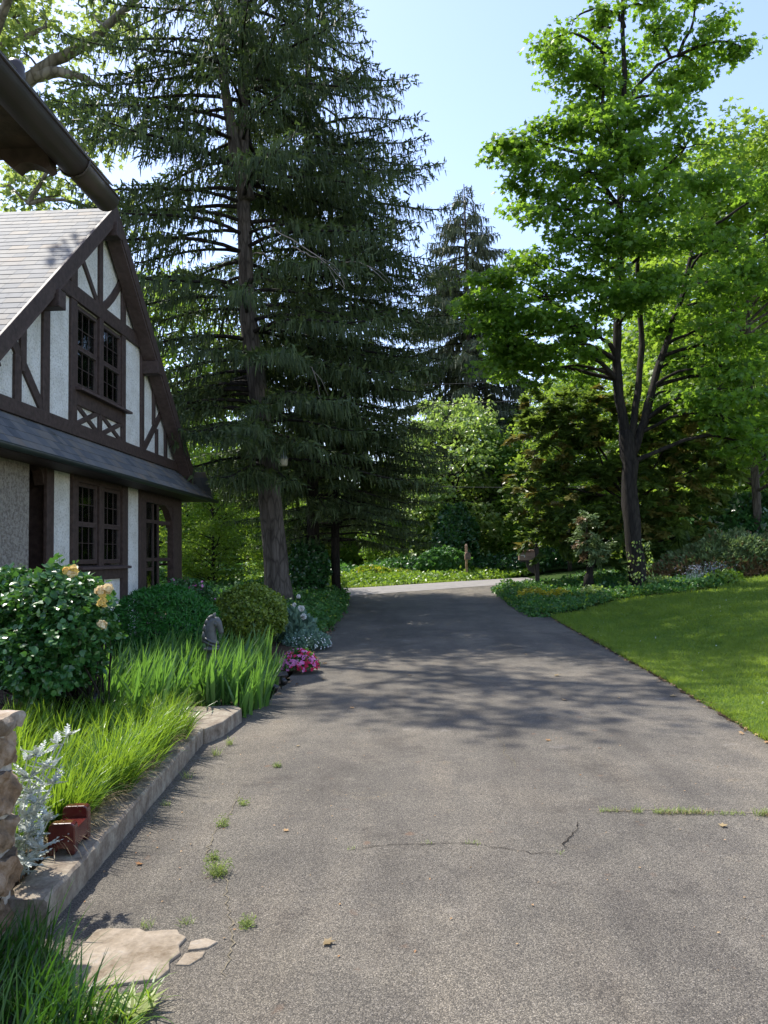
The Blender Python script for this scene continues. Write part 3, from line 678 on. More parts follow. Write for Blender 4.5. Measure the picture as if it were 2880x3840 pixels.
# ------------------------------------------------------------------ stone pier
def rock(mb, x0, x1, y0, y1, z0, z1, seed, amt=.02, mi=0, n=14):
    g = np.random.default_rng(seed); c = np.array([(x0+x1)/2, (y0+y1)/2, (z0+z1)/2]); h = np.array([x1-x0, y1-y0, z1-z0])/2
    t = np.linspace(-1, 1, n); ph = g.random(6)*6
    for ax in range(3):
        for s in (-1, 1):
            A, B = np.meshgrid(t, t); C = np.full_like(A, s); q = [None]*3; q[ax] = C; q[(ax+1) % 3] = A; q[(ax+2) % 3] = B
            q = np.stack(q, -1).reshape(-1, 3); r = np.linalg.norm(q, axis=1)[:, None]; q2 = q*(1-.10*(np.clip(r-1, 0, 1)))
            P = c+q2*h
            P = P+amt*np.stack([np.sin(P[:, 1]*31+ph[0])*np.sin(P[:, 2]*37+ph[1]), np.sin(P[:, 0]*29+ph[2])*np.sin(P[:, 2]*33+ph[3]), .5*np.sin(P[:, 0]*27+ph[4])*np.sin(P[:, 1]*31+ph[5])], 1)
            P = P+.35*amt*np.stack([np.sin(P[:, 1]*90+ph[2])*np.sin(P[:, 2]*110+ph[1]), np.sin(P[:, 0]*97+ph[0])*np.sin(P[:, 2]*120+ph[3]), np.sin(P[:, 0]*88+ph[4])*np.sin(P[:, 1]*105+ph[5])], 1)
            i, j = np.meshgrid(np.arange(n-1), np.arange(n-1)); a = (j*n+i).ravel(); f = np.stack([a, a+1, a+n+1, a+n], 1)
            mb.add(P, f if s > 0 else f[:, ::-1], var=float(g.random()), mi=mi)
pier = empty('stone_pier', (-2.0, 3.1, 0), 'rough fieldstone pier with a flat cap stone at the near left corner', 'stone pier')
mb = MB(); z = 0; k = 0
for h in (.2, .17, .15, .2, .16):
    xs_ = [-2.42, -2.09-(k % 2)*.08, -1.785+.02*(k % 2)]
    for a, b in zip(xs_[:-1], xs_[1:]):
        rock(mb, a+.008, b-.008, 2.88, 3.10+.05*(k % 2)-.01, z+.008, z+h-.008, 100+k*7+int(a*50) % 9); rock(mb, a+.008, b-.008+.008*(k % 3), 3.11+.05*(k % 2), 3.36, z+.008, z+h-.008, 140+k*5+int(a*40) % 9)
    z += h; k += 1
part(mb, 'stonework', M['stone'], pier, smooth=True)
mb = MB(); box(mb, -2.40, -1.805, 2.9, 3.34, 0, z); part(mb, 'mortar', M['mortar'], pier)
mb = MB(); rock(mb, -2.47, -1.755, 2.82, 3.40, z-.005, z+.07, 77, .012, n=22); part(mb, 'cap_stone', M['stone'], pier, smooth=True)

# ------------------------------------------------------------------ curb, slab, flagstone
c0 = np.array([-1.64, 3.33]); c1 = np.array([-1.90, 6.62]); dv = (c1-c0)/np.linalg.norm(c1-c0); pv = np.array([-dv[1], dv[0]])
mb = MB(); nseg = 60; g = np.random.default_rng(5); rings = []
for i in range(nseg+1):
    p = c0+(c1-c0)*i/nseg; j = g.normal(size=4)*.0025
    if i in (17, 18, 39, 40): j = j-.006*(1 if i in (17, 39) else .8)
    prof = [(0+abs(j[0]), -.05), (0+j[0], .140+j[1]), (.012, .153+j[1]), (.185+j[2], .155+j[3]), (.2+j[2], .145), (.2, -.05)]
    rings.append([(p[0]+pv[0]*a, p[1]+pv[1]*a, b) for a, b in prof])
V = np.array(rings).reshape(-1, 3); f = [[i*6+k, i*6+k+1, (i+1)*6+k+1, (i+1)*6+k] for i in range(nseg) for k in range(5)]
mb.add(V, [np.array(f), np.array([[0, 1, 2, 3, 4, 5]]), np.array([[nseg*6+k for k in range(5, -1, -1)]])])
tag(mb.build('garden_curb', M['concrete']), 'long weathered concrete curb edging the grassy flower bed', 'curb')
def slab(name, poly, z0, z1, mat, seed=1, bev=.01):
    mb = MB(); n = len(poly); v = [(x, y, z0) for x, y in poly]+[(x, y, z1) for x, y in poly]
    mb.add(v, [np.arange(n)[None, ::-1], (np.arange(n)+n)[None], np.array([[i, (i+1) % n, (i+1) % n+n, i+n] for i in range(n)])])
    return mb.build(name, mat, bevel=bev)
tag(slab('concrete_slab', [(-2.38, 6.66), (-1.88, 6.63), (-1.80, 6.9), (-1.77, 7.5), (-1.85, 7.66), (-2.35, 7.6)], 0, .15, M['concrete'], bev=.012), 'flat pale concrete slab at the far end of the long curb', 'slab')
fl = [(-1.42, 3.33), (-1.37, 3.345), (-1.30, 3.34), (-1.24, 3.345), (-1.20, 3.315), (-1.13, 3.33), (-1.07, 3.335), (-1.05, 3.30), (-1.01, 3.27), (-1.02, 3.2), (-.995, 3.14), (-1.02, 3.08), (-1.0, 3.02), (-1.02, 2.95), (-1.10, 2.93), (-1.2, 2.9), (-1.33, 2.88), (-1.45, 2.93), (-1.43, 3.1)]
tag(slab('flagstone', fl, 0, .028, M['flag'], bev=.006), 'large pale flagstone set beside the near end of the curb', 'flagstone')
tag(slab('flagstone_chip', [(-.985, 3.24), (-.93, 3.27), (-.87, 3.24), (-.90, 3.19), (-.975, 3.17)], 0, .024, M['flag'], bev=.004), 'small broken stone piece right of the large flagstone, upper one', 'stone')
tag(slab('flagstone_chip', [(-.98, 3.15), (-.90, 3.165), (-.90, 3.12), (-.935, 3.06), (-.99, 3.06)], 0, .022, M['flag'], bev=.004), 'small broken stone piece right of the large flagstone, lower one', 'stone')

# ------------------------------------------------------------------ maroon blocks on the curb
def mblock():
    r = empty('wooden_block', (0, 0, 0), None, 'wooden block')
    for y0 in (0.0, .205):
        mb = MB(); h = .155 if y0 == 0 else .175; prof = [(-.065, 0), (-.035, 0), (-.02, .03), (.02, .03), (.035, 0), (.065, 0), (.065, h-.03), (.06, h-.008), (.045, h), (-.045, h), (-.06, h-.008), (-.065, h-.03)]
        n = 12; v = [(x, y0, z) for x, z in prof]+[(x, y0+.055, z) for x, z in prof]
        mb.add(v, [np.arange(n)[None, ::-1], (np.arange(n)+n)[None], np.array([[i, (i+1) % n, (i+1) % n+n, i+n] for i in range(n)])])
        mb.build('end_plate', M['redwood'], r, bevel=.006)
    mb = MB(); box(mb, -.064, .064, .052, .208, .03, .118); mb.build('seat', M['redwood'], r, bevel=.005)
    for x, z in ((-.035, .07), (.035, .07), (.035, .105)): mb = MB(); box(mb, x-.003, x+.003, -.003, .003, z-.003, z+.003); mb.build('screw', M['zinc'], r)
    return r
b0 = mblock(); b0.location = (-1.80, 3.80, .155); b0.rotation_euler = (0, 0, .12)
b0['label'] = 'glossy maroon block with two raised ends, nearest on the curb beside the silvery plant'; b0['group'] = 'maroon blocks along the curb'
for (x, y, rz, lb) in ((-2.02, 4.95, .5, 'maroon block half hidden by drooping grass, second along the curb'), (-2.08, 5.45, -.3, 'maroon block among dry grass, third along the curb'), (-2.04, 6.15, .15, 'maroon block at the far end of the curb beside the pale slab')):
    c = copy_tree(b0); c.location = (x, y, .06); c.rotation_euler = (0, 0, rz); c['label'] = lb

# ------------------------------------------------------------------ horse head post
hp = empty('hitching_post', (-2.2, 8.0, .12), 'grey cast horse head hitching post on a fluted column among the iris leaves', 'hitching post')
mb = MB(); n = 32; a = np.arange(n)*2*np.pi/n; fl_ = 1+.06*np.cos(a*8)
prof = [(.062, .0), (.055, .04), (.05, .08), (.048, .52)]
V = np.concatenate([np.c_[-2.2+r*fl_*np.cos(a), 8.0+r*fl_*np.sin(a), np.full(n, .12+z)] for r, z in prof]); i = np.arange(3)[:, None]*n; j = np.arange(n)[None]; j2 = (j+1) % n
mb.add(V, [np.stack([i+j, i+j2, i+n+j2, i+n+j], -1).reshape(-1, 4)]); part(mb, 'column', M['iron'], hp, smooth=True)
mb = MB(); lathe(mb, (-2.2, 8.0, .12), [(.05, .51), (.062, .53), (.078, .54), (.08, .555), (.062, .57), (.055, .585)], 28); part(mb, 'capital', M['iron'], hp, smooth=True)
def sweep(mb, secs, n=16):
    """secs: (x,z, halfwidth along normal in xz plane, half thickness in y)"""
    P = np.array([(s[0], s[1]) for s in secs], float); T = np.gradient(P, axis=0); T /= np.linalg.norm(T, axis=1)[:, None]; N = np.c_[-T[:, 1], T[:, 0]]
    a = np.arange(n)*2*np.pi/n; V = []
    for (s, p, nn) in zip(secs, P, N):
        for q in a:
            r = math.cos(q)*s[2]; V.append((p[0]+nn[0]*r, math.sin(q)*s[3], p[1]+nn[1]*r))
    k = len(secs); i = np.arange(k-1)[:, None]*n; j = np.arange(n)[None]; j2 = (j+1) % n
    return np.array(V), [np.stack([i+j, i+j2, i+n+j2, i+n+j], -1).reshape(-1, 4), np.arange(n)[None, ::-1], (np.arange(n)+(k-1)*n)[None]]
mb = MB(); o3 = np.array([-2.2, 8.0, .70])
V, f = sweep(mb, [(0, 0, .062, .055), (-.003, .04, .066, .055), (-.008, .09, .063, .05), (-.012, .14, .06, .046), (-.008, .19, .058, .043), (.006, .235, .054, .04), (.028, .262, .048, .038), (.052, .262, .043, .037), (.068, .235, .042, .036), (.082, .2, .036, .03), (.093, .168, .029, .024), (.102, .14, .027, .023), (.108, .122, .02, .019)])
mb.add(V+o3, f)
for s in (-1, 1):   # ears, cheek, eye
    tube(mb, [o3+np.array([.028, s*.024, .295]), o3+np.array([.03, s*.028, .318]), o3+np.array([.036, s*.028, .345])], [.014, .012, .002], 8)
    lathe(mb, o3+np.array([.052, s*.028, .225]), [(.001, -.026), (.018, -.018), (.025, 0), (.018, .018), (.001, .026)], 10, sy=.5)
    lathe(mb, o3+np.array([.068, s*.034, .25]), [(.001, -.008), (.008, 0), (.001, .008)], 8)
part(mb, 'horse_head', M['iron'], hp, smooth=True)
mb = MB(); pm = []
for t in np.linspace(0, 1, 26):
    ang = t*2.5; x = -.07+.095*t**1.8; zz = .03+.27*math.sin(t*1.55)**.9
    pm.append(o3+np.array([x-.008, 0.012*math.sin(t*30), zz]))
tube(mb, pm, [.02+.008*abs(math.sin(i*1.3)) for i in range(26)], 10)
tube(mb, [o3+np.array([-.05, 0, .2]), o3+np.array([-.062, .01, .15]), o3+np.array([-.07, -.005, .1])], [.02, .025, .012], 8)
part(mb, 'mane', M['iron'], hp, smooth=True)
mb = MB()
for zz, r in ((.02, .07), (.055, .064)): tube(mb, [o3+np.array([r*math.cos(q), .062*math.sin(q), zz+.03*math.cos(q)*-1+.0]) for q in np.linspace(0, 2*math.pi, 20)], .014, 8, cap=False)
part(mb, 'collar', M['iron'], hp, smooth=True)
mb = MB(); tube(mb, [o3+np.array([.092+.012*math.cos(q), .0+.0, .10+.028*math.sin(q)]) for q in np.linspace(0, 2*math.pi, 18)], .004, 6, cap=False); part(mb, 'ring', M['iron'], hp, smooth=True)

# ------------------------------------------------------------------ small lights
def garden_lantern():
    x, y, z = -2.95, 6.85, .12
    r = empty('garden_lantern', (x, y, z), 'small black solar lantern under the rose bush', 'lantern')
    mb = MB(); tube(mb, [(x, y, z), (x, y, z+.17)], .012, 8); part(mb, 'stake', M['black'], r)
    mb = MB(); box(mb, x-.045, x+.045, y-.045, y+.045, z+.17, z+.185)
    for a in (-1, 1):
        for b in (-1, 1): box(mb, x+a*.038-.005, x+a*.038+.005, y+b*.038-.005, y+b*.038+.005, z+.185, z+.26)
    part(mb, 'cage', M['black'], r)
    mb = MB(); lathe(mb, (x, y, z+.26), [(.085, 0), (.08, .012), (.045, .04), (.03, .045)], 4); part(mb, 'lid', M['black'], r)
    mb = MB(); lathe(mb, (x, y, z+.186), [(.025, 0), (.028, .03), (.02, .07)], 12); part(mb, 'lens', M['opal'], r)
garden_lantern()
def spotlight(loc, rz, first=None, label=''):
    if first is None:
        r = empty('spotlight', (0, 0, 0), None, 'spotlight', 'black solar spotlights by the pink flowers')
        mb = MB(); tube(mb, [(0, 0, -.02), (0, 0, .12)], [.006, .012], 8); mb.build('stake', M['black'], r)
        mb = MB(); hexa(mb, [(-.075, -.045, .14), (.075, -.045, .14), (.075, .045, .175), (-.075, .045, .175)], [(-.075, -.048, .153), (.075, -.048, .153), (.075, .042, .188), (-.075, .042, .188)]); mb.build('solar_panel', M['black'], r, bevel=.003)
        mb = MB(); tube(mb, [(0, -.01, .12), (.0, -.07, .1), (0, -.115, .075)], [.022, .034, .042], 14); mb.build('lamp_head', M['black'], r, smooth=True)
    else: r = copy_tree(first)
    r.location = loc; r.rotation_euler = (0, 0, rz); r['label'] = label; return r
sp = spotlight((-1.70, 9.25, .05), .5, None, 'black solar spotlight in front of the pink flowers, the higher of the pair')
spotlight((-1.78, 8.85, .03), 1.5, sp, 'black solar spotlight at the drive edge, the lower of the pair by the pink flowers')

# ------------------------------------------------------------------ mailboxes
def mailbox_body(mb, L, W, Hh, c, axis='x'):
    """arch-topped box, c = bottom centre"""
    r = W/2; pr_ = [(-r, 0), (r, 0)]+[(r*math.cos(a), Hh-r+r*math.sin(a)) for a in np.linspace(0, math.pi, 13)]
    n = len(pr_); V = []
    for s in (-L/2, L/2):
        for (u, z) in pr_: V.append((c[0]+s, c[1]+u, c[2]+z) if axis == 'x' else (c[0]+u, c[1]+s, c[2]+z))
    mb.add(V, [np.arange(n)[None, ::-1], (np.arange(n)+n)[None], np.array([[i, (i+1) % n, (i+1) % n+n, i+n] for i in range(n)])])
m1 = np.array([2.15, 36.6, float(gz(2.15, 36.6))]); z0 = m1[2]
mb1 = empty('mailbox', m1, 'small brown mailbox on a pointed wooden post among ivy across the road', 'mailbox')
mb = MB(); box(mb, m1[0]-.055, m1[0]+.055, m1[1]-.055, m1[1]+.055, z0, z0+1.62); mb.add([(m1[0]-.055, m1[1]-.055, z0+1.62), (m1[0]+.055, m1[1]-.055, z0+1.62), (m1[0]+.055, m1[1]+.055, z0+1.62), (m1[0]-.055, m1[1]+.055, z0+1.62), (m1[0], m1[1], z0+1.70)], [np.array([[0, 1, 4], [1, 2, 4], [2, 3, 4], [3, 0, 4]])]); part(mb, 'post', M['postwood'], mb1)
mb = MB(); mailbox_body(mb, .5, .26, .34, (m1[0]+.04, m1[1]-.28, z0+.95), 'y'); bx_ = part(mb, 'box', M['mbox'], mb1)
mb = MB(); mailbox_body(mb, .02, .23, .31, (m1[0]+.04, m1[1]-.545, z0+.965), 'y'); dd = part(mb, 'door', M['mboxdoor'], mb1)
mb = MB(); box(mb, m1[0]-.03, m1[0]+.11, m1[1]-.56, m1[1]-.556, z0+1.10, z0+1.115); part(mb, 'handle', M['mbox'], dd)
mb = MB(); hexa(mb, [(m1[0]-.04, m1[1]-.06, z0+.6), (m1[0]+.04, m1[1]-.06, z0+.6), (m1[0]+.04, m1[1]-.055, z0+.6), (m1[0]-.04, m1[1]-.055, z0+.6)], [(m1[0]-.04, m1[1]-.4, z0+.94), (m1[0]+.04, m1[1]-.4, z0+.94), (m1[0]+.04, m1[1]-.055, z0+.94), (m1[0]-.04, m1[1]-.055, z0+.94)]); part(mb, 'brace', M['postwood'], mb1)
m2 = np.array([4.02, 27.0, float(gz(4.02, 27.0))]); z0 = m2[2]
mb2 = empty('mailbox', m2, 'large brown mailbox with white flag on a dark ball topped post', 'mailbox')
mb = MB(); box(mb, m2[0]-.07, m2[0]+.07, m2[1]-.07, m2[1]+.07, z0, z0+1.52); part(mb, 'post', M['darkpost'], mb2, bevel=.008)
mb = MB(); lathe(mb, (m2[0], m2[1], z0+1.52), [(.085, 0), (.085, .02), (.04, .03), (.025, .05), (.055, .075), (.065, .105), (.055, .135), (.02, .155)], 16); part(mb, 'finial', M['darkpost'], mb2, smooth=True)
mb = MB(); mailbox_body(mb, .52, .28, .36, (m2[0]-.34, m2[1], z0+1.10), 'x'); bo = part(mb, 'box', M['mbox'], mb2)
mb = MB(); mailbox_body(mb, .018, .26, .34, (m2[0]-.612, m2[1], z0+1.11), 'x'); part(mb, 'door', M['mbox'], mb2)
mb = MB(); box(mb, m2[0]-.58, m2[0]-.42, m2[1]-.152, m2[1]-.146, z0+1.25, z0+1.285); box(mb, m2[0]-.46, m2[0]-.42, m2[1]-.152, m2[1]-.146, z0+1.2, z0+1.25); part(mb, 'flag', M['whitepaint'], mb2)
mb = MB(); box(mb, m2[0]-.58, m2[0]-.07, m2[1]-.05, m2[1]+.05, z0+1.05, z0+1.10); n = 9
arc = [(m2[0]-.07, z0+1.05), (m2[0]-.38, z0+1.05)]+[(m2[0]-.07-.31*math.cos(q), z0+1.05-.42*math.sin(q)) for q in np.linspace(.25, 1.5, 7)]
k = len(arc); mb.add([(x, m2[1]-.04, z) for x, z in arc]+[(x, m2[1]+.04, z) for x, z in arc], [np.arange(k)[None, ::-1], (np.arange(k)+k)[None], np.array([[i, (i+1) % k, (i+1) % k+k, i+k] for i in range(k)])]); part(mb, 'bracket', M['darkpost'], mb2)
mb = MB()
for zz in (1.18, 1.215): box(mb, m2[0]-.36, m2[0]-.18, m2[1]-.1445, m2[1]-.141, z0+zz, z0+zz+.008)
part(mb, 'nameplate', M['timber_lite'], mb2)

# ------------------------------------------------------------------ trees
def limb(mb, p, q, r0, r1, sag=.1, n=5, seed=0, seg=7):
    g = np.random.default_rng(seed); p = np.array(p, float); q = np.array(q, float); d = q-p; L = np.linalg.norm(d); pts = []
    side = g.normal(size=3)*L*.05
    for t in np.linspace(0, 1, n):
        pts.append(p+d*t+np.array([0, 0, sag*L*math.sin(math.pi*t)])+side*math.sin(math.pi*t)+(g.normal(size=3)*L*.012 if 0 < t < 1 else 0))
    tube(mb, pts, np.linspace(r0, r1, n), seg, cap=False); return pts
def clump(mb, c, R, n, size, tv=MP_V, tf=MP_F, layer=.6, g=None, lay=3, vb=0., out=.5, fill=.33):
    """a spray of leaves round c; R = radii"""
    g = g or RNG; R = np.broadcast_to(np.asarray(R, float), (3,))
    d = nrm(g.normal(size=(n, 3))); r = g.random(n)**fill; P = d*r[:, None]
    if lay:   # gather into loose horizontal plates
        k = np.round(P[:, 2]*lay)/lay; P[:, 2] = P[:, 2]*(1-layer)+k*layer+.18*layer*(-(P[:, 0]**2+P[:, 1]**2))
    P = np.asarray(c)+P*R
    up = nrm(np.array([0, 0, 1.])+.55*g.normal(size=(n, 3))+out*.5*d); D = nrm(d*np.array([1, 1, .2])+.7*g.normal(size=(n, 3))+np.array([0, 0, -.45]))
    scatter(mb, tv, tf, P, D, up, size*g.uniform(.7, 1.25, n), np.clip(g.random(n)*.75+vb+.12, 0, 1))

def maple(root_label, base, stems, blobs, mat, barkm, name='maple_tree', leaf=.15, dens=230, seed=4, cat='tree', sub=.55, tv=MP_V, tf=MP_F, extra=None):
    g = np.random.default_rng(seed); r = empty(name, base, root_label, cat)
    tb = MB(); allpts = []
    for pts, r0, r1 in stems:
        P = np.array(pts, float); t = np.linspace(0, 1, len(P)); tt = np.linspace(0, 1, (len(P)-1)*3+1)
        P = np.stack([np.interp(tt, t, P[:, k]) for k in range(3)], 1); P[1:-1] += g.normal(size=(len(P)-2, 3))*.02
        tube(tb, P, np.linspace(r0, r1, len(P)), 12, wob=.22, seed=seed); allpts.append(P)
    A = np.concatenate([p[len(p)//3 if i == 0 else 1:] for i, p in enumerate(allpts)])
    cb = MB(); lb = MB()
    for bi, (c, R) in enumerate(blobs):
        c = np.array(c); R = np.array(R, float)
        dist = np.linalg.norm((A-c)*np.array([1, 1, 1.0]), axis=1)+np.clip(A[:, 2]-c[2]+.3, 0, 9)*1.5; s = A[dist.argmin()]
        limb(lb, s, c, .035+.012*np.linalg.norm(c-s), .02, .08, 6, seed*100+bi)
        ns = max(3, int(R.prod()**(1/3.)/sub*5.5)); 
        for k in range(ns):
            d = nrm(g.normal(size=3)); cc = c+d*R*g.random()**.45*1.15; rr = sub*g.uniform(.6, 1.45)
            limb(lb, c, cc, .018, .006, .05, 4, seed*1000+bi*20+k, 5)
            clump(cb, cc, (rr*1.35, rr*1.35, rr*.42), int(dens*rr), leaf, tv, tf, g=g, vb=g.uniform(-.15, .15), fill=.5)
    part(tb, 'trunk', barkm, r, smooth=True); part(lb, 'limbs', barkm, r, smooth=True); part(cb, 'crown', mat, r)
    if extra: extra(r)
    return r
def B(px, py, rx, ry, Y, dy=None):
    """blob given in overview pixels (1659 wide), at distance Y"""
    k = 2880/1659.; c = at(px*k, py*k, Y); return (c, (rx*k*Y/F, (dy if dy else max(.8, rx*k*Y/F*.8)), ry*k*Y/F))
Y0 = 22.; pp = lambda x, y, dy=0: tuple(at(x*1.736, y*1.736, Y0+dy))
gb = (6.12, Y0, float(gz(6.12, Y0))-.1)
stems = [([(6.18, Y0, .2), (6.1, Y0, .8), pp(1362, 1130), pp(1360, 1000), pp(1352, 930)], .235, .19),
         ([pp(1352, 960), pp(1338, 860, -.1), pp(1330, 740, -.2), pp(1338, 640, -.2), pp(1340, 500), pp(1346, 330, .1), pp(1350, 200), pp(1346, 60), pp(1345, -60)], .135, .045),
         ([pp(1358, 960), pp(1375, 880, .1), pp(1385, 780, .3), pp(1383, 690, .4), pp(1378, 580, .4), pp(1385, 420, .3)], .10, .05),
         ([pp(1362, 990), pp(1392, 910, .2), pp(1420, 800, .5), pp(1445, 720, .8), pp(1470, 650, 1), pp(1500, 520, 1.2)], .13, .05),
         ([pp(1335, 790), pp(1320, 745, -.3), pp(1300, 730, -.5), pp(1285, 728, -.6)], .08, .03),
         ([pp(1352, 225), pp(1375, 190), pp(1420, 140), pp(1465, 120)], .06, .03),
         ([pp(1349, 60), pp(1335, 30), pp(1290, 18), pp(1250, 30), pp(1235, 55)], .05, .015),
         ([pp(1300, 300), pp(1302, 200), pp(1300, 150), pp(1318, 60)], .05, .02)]
bl = [B(1195, 85, 38, 28, 22), B(1215, 135, 30, 28, 22), B(1300, 140, 34, 20, 22.5), B(1415, 65, 36, 38, 22), B(1395, 15, 28, 20, 22.5), B(1545, 75, 32, 36, 22), B(1500, 5, 30, 15, 22), B(1600, 100, 22, 18, 22), B(1300, 60, 20, 28, 22.5), B(1265, 172, 38, 16, 22),
      B(1505, 140, 40, 30, 22.4), B(1280, 215, 60, 30, 22.5), B(1350, 165, 35, 25, 23), B(1160, 290, 70, 30, 21.5), B(1250, 275, 80, 35, 21.5), B(1110, 330, 50, 30, 21.5), B(1330, 300, 70, 40, 20.8), B(1400, 250, 60, 35, 21.5), B(1455, 210, 60, 35, 22.5), B(1180, 370, 80, 35, 21.5),
      B(1270, 370, 80, 40, 20.8), B(1380, 350, 80, 45, 21), B(1480, 320, 80, 45, 22), B(1140, 420, 50, 30, 22), B(1220, 450, 80, 40, 21), B(1330, 440, 80, 45, 20.5), B(1430, 430, 80, 45, 21), B(1530, 420, 70, 50, 22),
      B(1250, 520, 80, 35, 21), B(1340, 520, 70, 40, 20.8), B(1440, 520, 80, 40, 21), B(1540, 520, 70, 45, 21.8), B(1165, 575, 70, 30, 21.5), B(1080, 620, 60, 32, 21.5), B(1180, 640, 80, 35, 21), B(1260, 600, 70, 35, 21), B(1110, 690, 60, 30, 21.5), B(1200, 700, 60, 30, 21),
      B(1160, 760, 55, 35, 22), B(1120, 800, 40, 30, 23), B(1420, 600, 70, 40, 21), B(1520, 610, 80, 45, 21.5), B(1600, 620, 60, 60, 22), B(1540, 700, 60, 45, 21.5), B(1610, 740, 55, 55, 22), B(1560, 900, 70, 45, 21), B(1620, 960, 60, 40, 21.5), B(1260, 800, 35, 25, 23.5), B(1290, 760, 30, 20, 23), B(1610, 860, 55, 40, 22), B(1060, 650, 50, 25, 21.5), B(1090, 740, 40, 25, 22), B(1650, 530, 50, 60, 23), B(1640, 420, 50, 50, 23), B(1090, 300, 35, 20, 21.5), B(1410, 700, 50, 30, 23.5), B(1100, 770, 60, 35, 21.8), B(1185, 800, 50, 28, 22), B(1060, 700, 50, 28, 21.5), B(1245, 745, 50, 28, 21), B(1490, 770, 55, 35, 22.6), B(1385, 640, 60, 30, 20.6), B(1555, 790, 60, 40, 21.5), B(1625, 810, 50, 40, 22), B(1300, 650, 50, 25, 20.8), B(1460, 850, 45, 28, 22.5), B(1550, 840, 60, 28, 21)]
maple('tall maple with three dark rising stems and broad green crown right of the driveway', gb, stems, bl, M['maple'], M['bark_dark'], dens=185, leaf=.145, sub=.42)

# broken stub + ivy on the maple trunk
def ivy_on(label, cx, cy, z0, h, r, n, leaf=.09, mat='ivylite', side=(-1, -1)):
    mb = MB(); g = RNG; z = z0+h*g.random(n)**1.7; a = g.random(n)*2*math.pi; rr = r+(z0+h-z)/h*.1
    d = np.c_[np.cos(a), np.sin(a), np.zeros(n)]; P = np.c_[cx+d[:, 0]*rr, cy+d[:, 1]*rr, z]
    scatter(mb, OV_V, OV_F, P, nrm(np.array([0, 0, -1.])+.6*rnd(n)), nrm(d+.5*rnd(n)), leaf*g.uniform(.6, 1.2, n), g.random(n))
    return tag(mb.build('ivy', M[mat]), label, 'ivy')
ivy_on('ivy climbing the base of the tall maple trunk', 6.13, 22, .3, 1.7, .29, 420, mat='pale')

